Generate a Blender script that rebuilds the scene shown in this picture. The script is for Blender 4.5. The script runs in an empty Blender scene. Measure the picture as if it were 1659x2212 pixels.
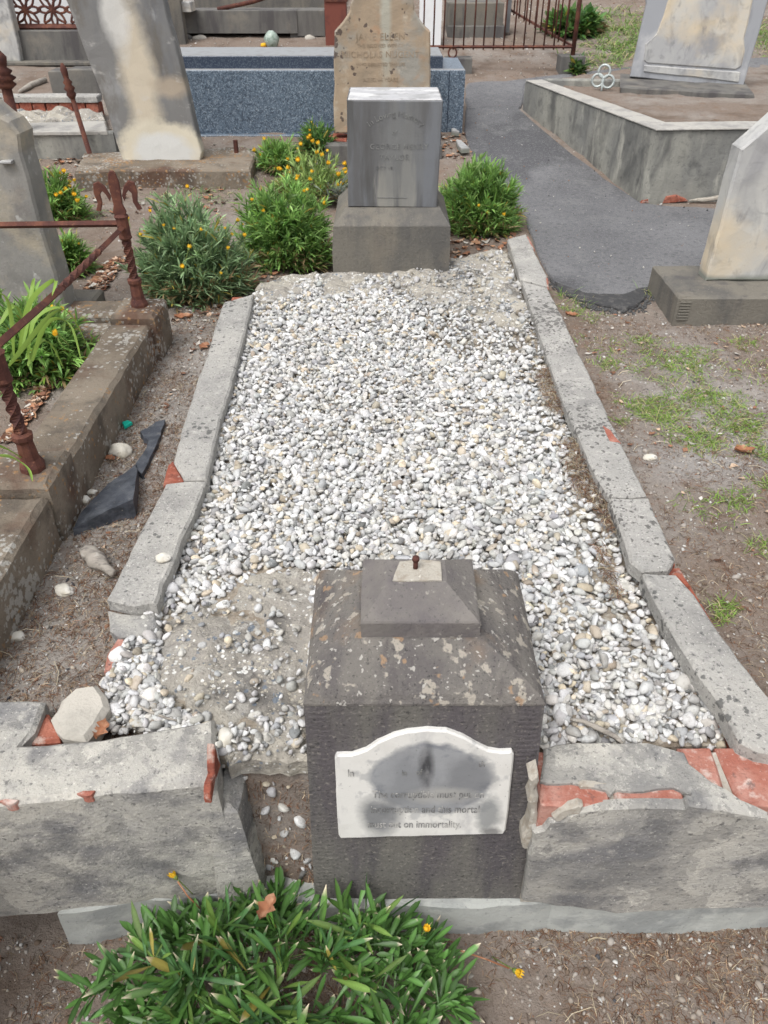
import bpy, bmesh, math, random
import numpy as np
from mathutils import Vector, Matrix, noise as mn
from mathutils.geometry import delaunay_2d_cdt
S = bpy.context.scene
R = math.radians
# ------------------------------------------------------------------ camera
H, TH, FP, CX, CY = 1.55, R(37.6), 1620.0, 829.5, 1106.0     # eye height, pitch, focal length (measured on a 1659x2212 view)
cam = bpy.data.cameras.new('camera'); co = bpy.data.objects.new('camera', cam); S.collection.objects.link(co)
co.location = (0, 0, H); co.rotation_euler = (math.pi/2-TH, 0, 0)
cam.sensor_fit = 'VERTICAL'; cam.sensor_height = 24; cam.lens = FP/2212*24; cam.clip_start = .02; cam.clip_end = 600
cam.dof.use_dof = True; cam.dof.focus_distance = 1.8; cam.dof.aperture_fstop = 6.5
S.camera = co
# ------------------------------------------------------------------ sky, sun, exposure (overcast)
SUN_EL, SUN_AZ = R(62), R(215)
w = bpy.data.worlds.new('World'); S.world = w; w.use_nodes = True
nt = w.node_tree; bg = nt.nodes['Background']
sky = nt.nodes.new('ShaderNodeTexSky'); sky.sky_type = 'NISHITA'; sky.sun_disc = False
sky.sun_elevation = SUN_EL; sky.sun_rotation = SUN_AZ; sky.air_density = 1.0; sky.dust_density = 4.0; sky.ozone_density = 1.0
hs = nt.nodes.new('ShaderNodeHueSaturation'); hs.inputs['Saturation'].default_value = .16
nt.links.new(sky.outputs[0], hs.inputs['Color']); nt.links.new(hs.outputs[0], bg.inputs['Color'])
bg.inputs['Strength'].default_value = .15
sl = bpy.data.lights.new('sun', 'SUN'); sl.energy = 1.1; sl.angle = R(28); sl.color = (1, .97, .93)
so = bpy.data.objects.new('sun', sl); S.collection.objects.link(so)
sd = Vector((math.sin(SUN_AZ)*math.cos(SUN_EL), math.cos(SUN_AZ)*math.cos(SUN_EL), math.sin(SUN_EL)))
so.rotation_euler = sd.to_track_quat('Z', 'Y').to_euler()
S.view_settings.view_transform = 'Standard'; S.view_settings.look = 'None'; S.view_settings.gamma = 1
S.view_settings.use_curve_mapping = False; S.view_settings.exposure = .63
# ------------------------------------------------------------------ measuring helpers
rnd = random.Random(7)
ZB = .38                                   # level of the ground behind the retaining kerb
def dirv(x, y):
    c, s = math.cos(TH), math.sin(TH)
    return Vector((x-CX, FP*c-(y-CY)*s, -FP*s-(y-CY)*c))
def G(x, y, z=ZB):
    d = dirv(x, y); t = (z-H)/d.z
    return Vector((d.x*t, d.y*t, z))
def rise(Y): return ZB+.115*max(0., Y-4.3)
def T(x, y):
    z = ZB
    d = dirv(x, y)
    lo, hi = .3, 60.
    for _ in range(50):
        m = (lo+hi)/2
        if H+d.z/d.y*m > rise(m): lo = m
        else: hi = m
    return Vector((d.x/d.y*lo, lo, rise(lo)))
class Face:                                 # a (leaning) upright plane: u to the right, v up, w towards the viewer
    def __init__(s, O, yaw=0, lean=0, side=0):
        s.O = Vector(O); m = Matrix.Rotation(yaw, 3, 'Z')
        s.u = m @ Vector((math.cos(side), 0, -math.sin(side)))
        v0 = m @ Vector((math.sin(side), 0, math.cos(side)))
        s.w0 = s.u.cross(v0)
        s.v = (v0*math.cos(lean)-s.w0*math.sin(lean)); s.w = s.u.cross(s.v)
        s.M = Matrix(((s.u.x, s.v.x, s.w.x, s.O.x), (s.u.y, s.v.y, s.w.y, s.O.y), (s.u.z, s.v.z, s.w.z, s.O.z), (0, 0, 0, 1)))
    def uv(s, x, y):
        d = dirv(x, y); C = Vector((0, 0, H)); t = (s.O-C).dot(s.w)/d.dot(s.w); p = C+d*t-s.O
        return (p.dot(s.u), p.dot(s.v))
    def poly(s, pts): return [s.uv(*p) for p in pts]
def HP(pts, z): return [tuple(G(x, y, z).xy) for x, y in pts]
def HM(z): return Matrix.Translation((0, 0, z))
# ------------------------------------------------------------------ mesh builder
class MB:
    def __init__(s): s.v = []; s.f = []; s.sm = []
    def add(s, vs, fs, smooth=False):
        n = len(s.v); s.v += [tuple(v) for v in vs]
        for f in fs: s.f.append(tuple(i+n for i in f)); s.sm.append(smooth)
        return s
def nz(p, s, k=0): return mn.noise(Vector((p[0]*s+k*7.31, p[1]*s-k*3.7, (p[2] if len(p) > 2 else 0)*s+k*1.9)))
def area(p): return sum(p[i-1][0]*p[i][1]-p[i][0]*p[i-1][1] for i in range(len(p)))/2
def inside(p, x, y):
    c = False; j = len(p)-1
    for i in range(len(p)):
        if (p[i][1] > y) != (p[j][1] > y) and x < (p[j][0]-p[i][0])*(y-p[i][1])/(p[j][1]-p[i][1])+p[i][0]: c = not c
        j = i
    return c
def slab(mb, poly, thick, M=None, g=.03, amp=.002, jag=.002, cham=.004, seed=0, flare=0, side=.0):
    """outline (plane coordinates) thickened downwards with a worn arris and an uneven skin"""
    M = M or Matrix.Identity(4)
    if area(poly) < 0: poly = poly[::-1]
    P = []
    for i, a in enumerate(poly):
        b = poly[(i+1) % len(poly)]; L = math.hypot(b[0]-a[0], b[1]-a[1]); n = max(1, int(L/g))
        nx, ny = ((b[1]-a[1])/max(L, 1e-6), -(b[0]-a[0])/max(L, 1e-6))
        for k in range(n):
            t = k/n; x, y = a[0]+(b[0]-a[0])*t, a[1]+(b[1]-a[1])*t
            j = jag*(nz((x, y, seed), 14, seed)*.7+nz((x, y, seed), 55, seed+1)*1.1-3.2*max(0, nz((x, y, seed), 24, seed+9)-.22))
            P.append((x+nx*j, y+ny*j))
    N = len(P)
    def nrm(i):
        a, b = P[i-1], P[(i+1) % N]; dx, dy = b[0]-a[0], b[1]-a[1]; L = math.hypot(dx, dy) or 1
        return dy/L, -dx/L
    nr = [nrm(i) for i in range(N)]
    ins = [(P[i][0]-nr[i][0]*cham, P[i][1]-nr[i][1]*cham) for i in range(N)]
    xs = [p[0] for p in P]; ys = [p[1] for p in P]
    inner = []
    if amp > 0:
        x = min(xs)+g*.7; row = 0
        while x < max(xs):
            y = min(ys)+g*(.5+.5*(row % 2))
            while y < max(ys):
                px, py = x+g*.2*nz((x, y), 40, 3), y+g*.2*nz((x, y), 40, 5)
                if inside(ins, px, py) and min((px-q[0])**2+(py-q[1])**2 for q in ins) > (g*.4)**2: inner.append((px, py))
                y += g
            x += g; row += 1
    r = delaunay_2d_cdt([Vector(p) for p in ins+inner], [(i, (i+1) % N) for i in range(N)], [], 1, 1e-6)
    vs = []; mp = {}
    for k, o in enumerate(r[3]):
        for q in o: mp[q] = k
    rim = set(mp.get(i, -1) for i in range(N))
    for k, v in enumerate(r[0]):
        wv = amp*(nz((v.x, v.y, seed), 9, seed)*1.4+nz((v.x, v.y, seed), 35, seed+2)*.8) * (1 if k not in rim else .6)
        vs.append(M @ Vector((v.x, v.y, wv)))
    mb.add(vs, r[2])
    base = len(mb.v)-len(vs)
    lv = max(1, int(thick/max(g, .02))) if amp > 0 else 1
    rings = []
    for l in range(lv+1):
        t = l/lv; wv = -cham-(thick-cham)*t; ring = []
        for i in range(N):
            o = flare*t+side*(nz((P[i][0]+wv, P[i][1]-wv, wv), 12, seed)+.6*nz((P[i][0], P[i][1], wv), 45, seed))*(1 if l else .3)
            ring.append(M @ Vector((P[i][0]+nr[i][0]*o, P[i][1]+nr[i][1]*o, wv)))
        n0 = len(mb.v); mb.v += [tuple(q) for q in ring]; rings.append(n0)
    for i in range(N):
        j = (i+1) % N
        if i in mp and j in mp: mb.f.append((base+mp[j], base+mp[i], rings[0]+i, rings[0]+j)); mb.sm.append(False)
        for l in range(lv): mb.f.append((rings[l]+j, rings[l]+i, rings[l+1]+i, rings[l+1]+j)); mb.sm.append(False)
    mb.f.append(tuple(rings[-1]+i for i in range(N))[::-1]); mb.sm.append(False)
    return mb
def rect(x0, y0, x1, y1): return [(x0, y0), (x1, y0), (x1, y1), (x0, y1)]
def box(mb, x0, y0, z0, x1, y1, z1, g=.05, amp=.0015, jag=.001, cham=.004, seed=0, **k):
    return slab(mb, rect(x0, y0, x1, y1), z1-z0, HM(z1), g, amp, jag, cham, seed, **k)
def tube(mb, pts, rad, n=8, twist=0, ph=0, smooth=True, caps=True):
    pts = [Vector(p) for p in pts]
    if not hasattr(rad, '__len__'): rad = [rad]*len(pts)
    vs = []; L = 0; ax = None
    for i, p in enumerate(pts):
        d = (pts[min(i+1, len(pts)-1)]-pts[max(i-1, 0)])
        if d.length < 1e-7: d = Vector((0, 0, 1))
        d.normalize()
        if ax is None: ax = d.orthogonal().normalized() if abs(d.z) < .7 else Vector((1, 0, 0))
        ax = (ax-d*ax.dot(d)).normalized(); b = d.cross(ax)
        if i: L += (p-pts[i-1]).length
        for k in range(n):
            a = ph+twist*L+2*math.pi*k/n; vs.append(p+(ax*math.cos(a)+b*math.sin(a))*rad[i])
    fs = []
    for i in range(len(pts)-1):
        for k in range(n):
            k2 = (k+1) % n; fs.append((i*n+k, i*n+k2, (i+1)*n+k2, (i+1)*n+k))
    if caps: fs += [tuple(range(n))[::-1], tuple((len(pts)-1)*n+k for k in range(n))]
    return mb.add(vs, fs, smooth)
def blob(mb, c, r, seed=0, sub=2, ang=.0, flat=0):
    bm = bmesh.new(); bmesh.ops.create_icosphere(bm, subdivisions=sub, radius=1)
    m = Matrix.Rotation(ang, 3, 'Z')
    vs = []
    for v in bm.verts:
        p = v.co*(1+.35*nz(v.co, 1.1, seed)+.12*nz(v.co, 3, seed+4)); p = Vector((p.x*r[0], p.y*r[1], p.z*r[2])); p = m @ p
        if flat and p.z < -r[2]*flat: p.z = -r[2]*flat
        vs.append(p+Vector(c))
    mb.add(vs, [tuple(v.index for v in f.verts) for f in bm.faces], True); bm.free(); return mb
# ------------------------------------------------------------------ objects
def link(o): S.collection.objects.link(o); return o
def put(o, label=None, cat=None, group=None, kind=None):
    for k, v in (('label', label), ('category', cat), ('group', group), ('kind', kind)):
        if v: o[k] = v
    return o
def origin(o):
    p = Vector((0, 0, 0))
    while o: p += o.location; o = o.parent
    return p
def obj(name, mb, m, parent=None, loc=None, kind=None):
    me = bpy.data.meshes.new(name)
    base = origin(parent) if parent else Vector((0, 0, 0))
    l = Vector(loc) if loc is not None else Vector((0, 0, 0))
    a = np.array(mb.v, dtype=np.float64).reshape(-1, 3)-np.array(base+l)
    me.from_pydata([tuple(q) for q in a], [], mb.f); me.materials.append(m)
    me.polygons.foreach_set('use_smooth', mb.sm); me.update()
    o = bpy.data.objects.new(name, me); link(o); o.location = l
    if parent: o.parent = parent
    if kind: o['kind'] = kind
    return o
def thing(name, label, cat, loc, group=None):
    o = bpy.data.objects.new(name, None); o.empty_display_size = .1; link(o); o.location = loc
    return put(o, label, cat, group)
def solo(name, label, cat, mb, m, loc, group=None):
    return put(obj(name, mb, m, None, loc), label, cat, group)
def struct(name, mb, m): return obj(name, mb, m, kind='structure')
# ------------------------------------------------------------------ materials
def C(*a): return (*a, 1)
def mat(name, base, layers=(), bump=((60, .002),), rough=.9, spec=.3, attr=None, var=0, trans=0, metal=0):
    """base colour under layers of stains (each a thresholded noise), fine relief from noise"""
    m = bpy.data.materials.new(name); m.use_nodes = True; t = m.node_tree; N = t.nodes; L = t.links
    b = N['Principled BSDF']; b.inputs['Roughness'].default_value = rough; b.inputs['Specular IOR Level'].default_value = spec
    b.inputs['Metallic'].default_value = metal
    tc = N.new('ShaderNodeTexCoord'); crd = tc.outputs['Object']
    col = N.new('ShaderNodeRGB').outputs[0]; col.default_value = C(*base)
    if attr:
        a = N.new('ShaderNodeAttribute'); a.attribute_name = attr; col = a.outputs['Color']
    def mapped(st, off):
        mp = N.new('ShaderNodeMapping'); mp.inputs['Scale'].default_value = st; mp.inputs['Location'].default_value = off
        L.new(crd, mp.inputs[0]); return mp.outputs[0]
    def noise(s, d=4, st=(1, 1, 1), off=(0, 0, 0), r=.6, dist=0):
        n = N.new('ShaderNodeTexNoise'); n.inputs['Scale'].default_value = s; n.inputs['Detail'].default_value = d
        n.inputs['Roughness'].default_value = r; n.inputs['Distortion'].default_value = dist
        L.new(mapped(st, off), n.inputs['Vector']); return n.outputs[0]
    def rng(v, lo, hi, a=1):
        r_ = N.new('ShaderNodeMapRange'); r_.clamp = True; L.new(v, r_.inputs[0])
        r_.inputs[1].default_value = lo; r_.inputs[2].default_value = hi; r_.inputs[3].default_value = 0; r_.inputs[4].default_value = a
        return r_.outputs[0]
    def math_(op, a, c):
        q = N.new('ShaderNodeMath'); q.operation = op
        for i, v in enumerate((a, c)):
            if isinstance(v, (int, float)): q.inputs[i].default_value = v
            else: L.new(v, q.inputs[i])
        return q.outputs[0]
    for i, l in enumerate(layers):
        off = l.get('o', (i*3.7, i*1.3, i*2.1)); st = l.get('st', (1, 1, 1)); k = l.get('k', 'n')
        if k == 'n': f = rng(noise(l['s'], l.get('d', 5), st, off, l.get('r', .6), l.get('w', 0)), l['lo'], l['hi'], l.get('a', 1))
        elif k == 'v':          # spots: voronoi cells, shrunk and broken by noise
            v = N.new('ShaderNodeTexVoronoi'); v.inputs['Scale'].default_value = l['s']; L.new(mapped(st, off), v.inputs['Vector'])
            d = v.outputs['Distance']
            d = math_('ADD', d, math_('MULTIPLY', math_('SUBTRACT', noise(l['s']*2.5, 3), .5), l.get('w', .5)))
            d = math_('ADD', d, math_('MULTIPLY', math_('SUBTRACT', noise(l.get('cs', l['s']*.2), 2, (1, 1, 1), off), .5), -l.get('cl', 1.2)))
            f = rng(d, l['hi'], l['lo'], l.get('a', 1))
        elif k == 'e':          # a stain with a place of its own (object metres), ragged by noise
            sb = N.new('ShaderNodeVectorMath'); sb.operation = 'SUBTRACT'; L.new(crd, sb.inputs[0]); sb.inputs[1].default_value = l['p']
            dv = N.new('ShaderNodeVectorMath'); dv.operation = 'DIVIDE'; L.new(sb.outputs[0], dv.inputs[0]); dv.inputs[1].default_value = l['r3']
            ln = N.new('ShaderNodeVectorMath'); ln.operation = 'LENGTH'; L.new(dv.outputs[0], ln.inputs[0])
            d = math_('ADD', ln.outputs['Value'], math_('MULTIPLY', math_('SUBTRACT', noise(l['s'], 6, st, off), .5), l.get('w', 1.2)))
            f = rng(d, l['hi'], l['lo'], l.get('a', 1))
        mx = N.new('ShaderNodeMix'); mx.data_type = 'RGBA'; L.new(f, mx.inputs[0]); L.new(col, mx.inputs[6]); mx.inputs[7].default_value = C(*l['c'])
        if l.get('mul'): mx.blend_type = 'MULTIPLY'
        col = mx.outputs[2]
    if var:
        oi = N.new('ShaderNodeObjectInfo'); h = N.new('ShaderNodeHueSaturation'); L.new(col, h.inputs['Color'])
        L.new(rng(oi.outputs['Random'], 0, 1, 1), h.inputs['Value'])
        q = math_('ADD', math_('MULTIPLY', oi.outputs['Random'], var), 1-var/2); L.new(q, h.inputs['Value']); col = h.outputs[0]
    L.new(col, b.inputs['Base Color'])
    prev = None
    for i, (s, d) in enumerate(bump):
        bp = N.new('ShaderNodeBump'); bp.inputs['Strength'].default_value = 1; bp.inputs['Distance'].default_value = d
        L.new(noise(s, 6, (1, 1, 1), (i*5., i, 0), .65), bp.inputs['Height'])
        if prev: L.new(prev, bp.inputs['Normal'])
        prev = bp.outputs[0]
    if prev: L.new(prev, b.inputs['Normal'])
    if trans:
        tr = N.new('ShaderNodeBsdfTranslucent'); L.new(col, tr.inputs[0]); ms = N.new('ShaderNodeMixShader'); ms.inputs[0].default_value = trans
        L.new(b.outputs[0], ms.inputs[1]); L.new(tr.outputs[0], ms.inputs[2]); L.new(ms.outputs[0], N['Material Output'].inputs[0])
    return m
def n_(c, s, lo, hi, **k): return dict(c=c, s=s, lo=lo, hi=hi, **k)
def vs_(c, s, lo, hi, **k): return dict(c=c, s=s, lo=lo, hi=hi, k='v', **k)
def el(c, p, r3, s, lo, hi, **k): return dict(c=c, p=p, r3=r3, s=s, lo=lo, hi=hi, k='e', **k)
M = {}
M['dirt'] = mat('dirt', (.215, .172, .142), [
    n_((.29, .265, .24), 1.7, .48, .64, a=.7), el((.33, .31, .285), (-.62, 2.1, .38), (.35, .9, 9), 3, .6, 1.3, w=1.3, a=.9), el((.30, .28, .255), (-.75, 1.05, .38), (.3, .4, 9), 4, .5, 1.2, w=1.2, a=.6), el((.33, .31, .29), (1.05, 2.2, .38), (.3, .5, 9), 5, .4, 1.1, w=1.6, a=.7), el((.33, .32, .31), (1.1, 1.75, .38), (.5, .16, 9), 6, .4, 1.1, w=1.6, a=.6),
    n_((.11, .078, .058), 4, .52, .68, a=.6), n_((.31, .29, .27), 9, .6, .74, a=.5), n_((.19, .115, .075), 16, .55, .7, a=.5),
    n_((.08, .06, .048), 60, .55, .75, a=.6), n_((.40, .37, .33), 140, .62, .76, a=.6), n_((.055, .044, .036), 230, .58, .72, a=.6), n_((.5, .48, .45), 330, .66, .75, a=.7)],
    bump=((12, .01), (70, .007), (260, .003)), rough=1, spec=.1)
M['soil'] = mat('soil', (.13, .095, .07), [n_((.2, .16, .125), 12, .45, .65), n_((.06, .045, .035), 30, .5, .7, a=.7), n_((.3, .26, .22), 110, .62, .75, a=.6)], bump=((18, .012), (90, .006)), rough=1, spec=.1)
M['asphalt'] = mat('asphalt', (.125, .125, .132), [n_((.175, .175, .182), 1.1, .42, .6), n_((.075, .075, .082), 1.5, .52, .6, a=.8, st=(1, .45, 1)), n_((.2, .2, .2), 6, .56, .68, a=.5), n_((.07, .07, .072), 45, .52, .66, a=.6), n_((.24, .24, .235), 70, .56, .68, a=.6), n_((.30, .30, .29), 160, .57, .66, a=.6), n_((.045, .045, .05), 190, .55, .66, a=.7), n_((.4, .4, .39), 50, .71, .73, a=.7)],
    bump=((3, .01), (60, .004), (180, .004)), rough=.85, spec=.3)
M['asphalt_edge'] = mat('asphalt_edge', (.06, .06, .062), [n_((.12, .115, .11), 40, .5, .7)], bump=((40, .01), (160, .004)), rough=.9)
CONC = [n_((.36, .35, .33), 3, .42, .62), n_((.25, .243, .232), 7, .5, .68, a=.75), n_((.58, .56, .52), 30, .56, .7, a=.6), n_((.24, .235, .23), 32, .58, .7, a=.5), n_((.12, .12, .12), 75, .61, .68, a=.8), n_((.11, .11, .11), 150, .59, .67, a=.7), n_((.68, .66, .62), 190, .6, .68, a=.75)]
CB = ((9, .008), (45, .006), (150, .004), (420, .0016))
M['kerb_concrete'] = mat('kerb_concrete', (.43, .415, .385), CONC+[vs_((.1, .1, .098), 44, .0, .1, a=.8, w=.9, cl=2.6, cs=2.5)], bump=CB, spec=.15)
M['kerb_concrete_spotted'] = mat('kerb_concrete_spotted', (.42, .405, .38), CONC+[vs_((.12, .115, .11), 40, .12, .22, a=.85, w=1.1, cl=2.4, cs=2.2), vs_((.11, .105, .10), 80, .12, .22, a=.8, w=.9, cl=2.2, cs=4)], bump=CB, spec=.15)
M['render_face'] = mat('render_face', (.47, .45, .405), [n_((.36, .35, .325), 3.2, .42, .6), n_((.17, .17, .175), 3.6, .5, .64, a=.8), n_((.13, .13, .14), 11, .53, .66, a=.65), n_((.16, .16, .17), 6, .54, .66, a=.7, st=(1, 1, 1.6)), n_((.56, .535, .475), 24, .56, .68, a=.5), n_((.22, .215, .21), 38, .58, .68, a=.5), n_((.10, .10, .10), 80, .61, .68, a=.75), n_((.10, .10, .10), 160, .6, .68, a=.6), n_((.66, .64, .58), 170, .6, .69, a=.7), n_((.12, .12, .12), 4.5, .498, .5, a=.35, d=8, r=.72, w=.3)], bump=((9, .006), (45, .004), (150, .003), (420, .0012)), spec=.15)
M['render_cream'] = mat('render_cream', (.46, .43, .38), [n_((.36, .34, .3), 6, .5, .65), n_((.3, .28, .25), 60, .58, .7, a=.5)], bump=((14, .003), (170, .002)), spec=.1)
M['footing'] = mat('footing', (.36, .37, .35), [n_((.24, .25, .245), 5, .5, .6, a=.9, st=(1, 1, 2)), n_((.45, .45, .42), 30, .55, .7, a=.5), n_((.12, .12, .12), 130, .62, .72, a=.6)], bump=((10, .005), (160, .0015)), spec=.2)
M['aggregate'] = mat('aggregate', (.42, .39, .335), [n_((.3, .28, .255), 5, .45, .62, a=.8), n_((.12, .115, .11), 9, .52, .64, a=.75), n_((.5, .48, .44), 20, .55, .66, a=.6), vs_((.72, .71, .68), 75, .15, .2, a=.95, w=.4, cl=1.3, cs=12), vs_((.16, .19, .23), 48, .14, .19, a=.85, w=.4, cl=1.3, cs=9, o=(9, 4, 1)), vs_((.5, .46, .38), 110, .15, .22, a=.9, w=.4, cl=1.2, cs=20, o=(2, 7, 3)), n_((.06, .055, .05), 160, .6, .72, a=.7)],
    bump=((10, .012), (60, .008), (170, .004)), rough=1, spec=.1)
M['grave_grit'] = mat('grave_grit', (.30, .26, .21), [n_((.2, .16, .12), 14, .5, .65, a=.7), n_((.42, .39, .34), 60, .52, .66, a=.7), n_((.12, .09, .07), 110, .58, .68, a=.7), n_((.55, .53, .5), 170, .62, .7, a=.8)], bump=((40, .006), (160, .004)), rough=1, spec=.1)
M['mortar'] = mat('mortar', (.40, .37, .32), [n_((.28, .24, .19), 60, .5, .65, a=.7), n_((.62, .6, .55), 130, .6, .7, a=.8)], bump=((60, .003), (240, .002)), rough=1)
M['brick'] = mat('brick', (.30, .095, .062), [n_((.40, .17, .12), 12, .45, .65, a=.6), n_((.17, .055, .042), 22, .48, .62, a=.7), n_((.48, .40, .35), 26, .58, .68, a=.75), n_((.06, .04, .04), 50, .58, .68, a=.7), n_((.5, .3, .24), 120, .6, .7, a=.6)], bump=((20, .006), (80, .004), (240, .002)), rough=.95, spec=.1)
M['brick_pale'] = mat('brick_pale', (.38, .17, .13), [n_((.50, .30, .25), 9, .42, .65, a=.7), n_((.31, .10, .07), 20, .48, .62, a=.7), n_((.60, .52, .47), 24, .57, .67, a=.75), n_((.12, .085, .08), 60, .58, .68, a=.7), n_((.56, .4, .34), 130, .6, .7, a=.6)], bump=((20, .005), (80, .004), (240, .002)), rough=.95, spec=.1)
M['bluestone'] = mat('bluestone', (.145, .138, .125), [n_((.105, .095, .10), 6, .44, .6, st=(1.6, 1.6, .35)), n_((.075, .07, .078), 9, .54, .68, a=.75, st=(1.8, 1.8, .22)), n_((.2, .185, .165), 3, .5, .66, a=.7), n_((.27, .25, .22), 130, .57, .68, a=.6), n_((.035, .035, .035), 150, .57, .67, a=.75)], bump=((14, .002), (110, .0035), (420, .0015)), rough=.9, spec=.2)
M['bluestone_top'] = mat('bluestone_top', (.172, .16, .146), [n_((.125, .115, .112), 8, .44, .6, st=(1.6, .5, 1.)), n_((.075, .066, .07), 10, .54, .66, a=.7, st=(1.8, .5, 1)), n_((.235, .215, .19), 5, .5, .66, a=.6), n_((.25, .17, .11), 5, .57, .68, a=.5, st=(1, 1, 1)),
    n_((.40, .365, .31), 42, .60, .64, a=.8, d=3, r=.5), n_((.36, .235, .14), 34, .65, .69, a=.7, d=3, r=.5, o=(3, 9, 5)), n_((.5, .48, .44), 80, .64, .67, a=.7, d=2, o=(8, 1, 5)), n_((.04, .04, .04), 190, .58, .68, a=.75), n_((.3, .28, .25), 240, .6, .7, a=.6)], bump=((20, .003), (110, .004), (400, .0016)), rough=.95, spec=.15)
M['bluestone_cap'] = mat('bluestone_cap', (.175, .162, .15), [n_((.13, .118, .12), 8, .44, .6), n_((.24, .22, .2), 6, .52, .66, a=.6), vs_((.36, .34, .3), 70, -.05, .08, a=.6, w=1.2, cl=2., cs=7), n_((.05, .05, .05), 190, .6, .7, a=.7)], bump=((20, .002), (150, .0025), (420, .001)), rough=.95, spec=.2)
M['bluestone_grey'] = mat('bluestone_grey', (.17, .157, .134), [n_((.112, .107, .10), 4, .44, .62, st=(1.5, 1.5, .5)), n_((.08, .077, .08), 7, .55, .68, a=.6, st=(2, 2, .3)), n_((.2, .175, .14), 5, .52, .66, a=.6), n_((.27, .25, .21), 120, .62, .7, a=.6), n_((.07, .07, .065), 130, .6, .7, a=.6)], bump=((14, .004), (90, .003), (300, .001)), rough=.95, spec=.2)
M['grey_marble'] = mat('grey_marble', (.105, .104, .106), [n_((.15, .157, .17), 5, .45, .62, st=(2.2, 2.2, .35)), n_((.072, .07, .067), 6, .5, .62, a=.8, st=(2.2, 2.2, .3)),
    el((.27, .26, .23), (-.03, 0, .03), (.045, 1, .14), 18, .75, 1.15, w=1.6, st=(3, 1, .3), a=.85), el((.28, .27, .24), (.06, 0, .06), (.035, 1, .14), 18, .75, 1.2, w=1.6, st=(3, 1, .3), a=.8, o=(4, 4, 4)), el((.17, .172, .168), (.03, 0, .2), (.09, 1, .2), 14, .6, 1.3, w=1.6, st=(3, 1, .3), a=.7),
    n_((.1, .1, .1), 120, .63, .74, a=.4)], bump=((14, .001), (200, .0008)), rough=.6, spec=.4)
M['pale_top'] = mat('pale_top', (.42, .42, .43), [n_((.62, .62, .61), 5, .5, .6, st=(.8, 2, 1)), n_((.24, .24, .235), 9, .5, .62, a=.6), n_((.25, .25, .25), 40, .55, .7, a=.7)], bump=((60, .001),), rough=.6)
M['plaque'] = mat('plaque', (.64, .63, .60), [n_((.47, .455, .42), 8, .5, .7, a=.5),
    el((.20, .21, .23), (.0, 0, .135), (.102, 1, .085), 10, .93, 1.06, w=.8), el((.33, .335, .34), (.0, 0, .125), (.12, 1, .10), 34, .8, 1.0, w=1.8, a=.6), el((.34, .35, .37), (-.03, 0, .14), (.05, 1, .05), 14, .6, 1.2, w=1.4, a=.45, o=(6, 2, 9)), el((.16, .165, .175), (-.03, 0, .13), (.05, 1, .07), 16, .5, 1.25, w=1.4, a=.6), el((.15, .155, .165), (-.085, 0, .035), (.035, 1, .055), 14, .6, 1.25, w=1.1, a=.9), el((.14, .145, .155), (.06, 0, .13), (.04, 1, .06), 20, .6, 1.25, w=1.4, a=.6), el((.2, .21, .215), (.105, 0, .04), (.022, 1, .05), 26, .5, 1.25, w=1.6, a=.8),
    el((.035, .035, .04), (-.006, 0, .165), (.013, 1, .055), 18, .4, 1.25, w=1., a=.9), el((.13, .13, .13), (.112, 0, -.01), (.02, 1, .014), 40, .5, 1.2, w=1.3, a=.8), el((.40, .39, .36), (.02, 0, .09), (.05, 1, .02), 14, .5, 1.3, w=1.5, a=.6), n_((.33, .33, .34), 20, .55, .66, a=.5, st=(1, 1, .4)), n_((.1, .1, .1), 150, .66, .72, a=.6)],
    bump=((30, .0008), (250, .0004)), rough=.5, spec=.4)
M['white_marble'] = mat('white_marble', (.47, .465, .44), [n_((.36, .36, .36), 3, .45, .62), n_((.24, .24, .25), 3.2, .49, .64, a=.85, st=(1.6, 1, .7), w=1.2), n_((.2, .2, .2), 11, .54, .66, a=.6, w=.8), n_((.6, .49, .33), 2.2, .5, .66, a=.7), n_((.15, .15, .16), 16, .6, .72, a=.6, st=(1, 1, .5)), el((.22, .23, .2), (0, 0, 0), (2, 2, .02), 12, .6, 1.5, w=1)], bump=((12, .002), (140, .001)), rough=.65, spec=.35)
M['weathered_marble'] = mat('weathered_marble', (.19, .187, .182), [n_((.14, .143, .15), 2.5, .45, .6, st=(1.5, 1, .5)), n_((.13, .115, .095), 4, .52, .66, a=.7, st=(2, 1, .7)), n_((.3, .3, .3), 5, .56, .66, a=.7, st=(1.5, 1, .8)),
    el((.56, .49, .38), (-.05, 0, .42), (.12, 1, .5), 5, .45, 1.1, w=1.4, a=.9), el((.60, .55, .44), (.0, 0, .07), (.26, 1, .17), 8, .85, 1.1, w=.9), el((.60, .6, .58), (.02, 0, .06), (.2, 1, .12), 8, .7, 1.05, w=.9, a=.95), el((.58, .57, .54), (-.12, 0, .75), (.08, 1, .22), 6, .5, 1.1, w=1.4, a=.85, o=(2, 8, 1)), el((.4, .33, .25), (.12, 0, .4), (.11, 1, .06), 8, .5, 1.2, w=1., a=.8), n_((.52, .5, .47), 8, .6, .7, a=.6, st=(1, 1, 1.5), o=(7, 7, 2))],
    bump=((8, .002), (120, .001)), rough=.75, spec=.3)
M['sandstone'] = mat('sandstone', (.36, .28, .20), [n_((.29, .235, .175), 3, .45, .6), n_((.30, .29, .26), 4, .5, .62, a=.9), n_((.4, .235, .14), 6, .55, .68, a=.75), n_((.46, .40, .32), 14, .58, .68, a=.6), el((.42, .44, .39), (0.01, 0, .75), (.03, 1, .5), 8, .5, 1.3, w=1, a=.6), vs_((.08, .06, .055), 22, .0, .08, a=.85, w=.8, cl=2.6, cs=3)], bump=((18, .004), (120, .002)), rough=.95, spec=.15)
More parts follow.
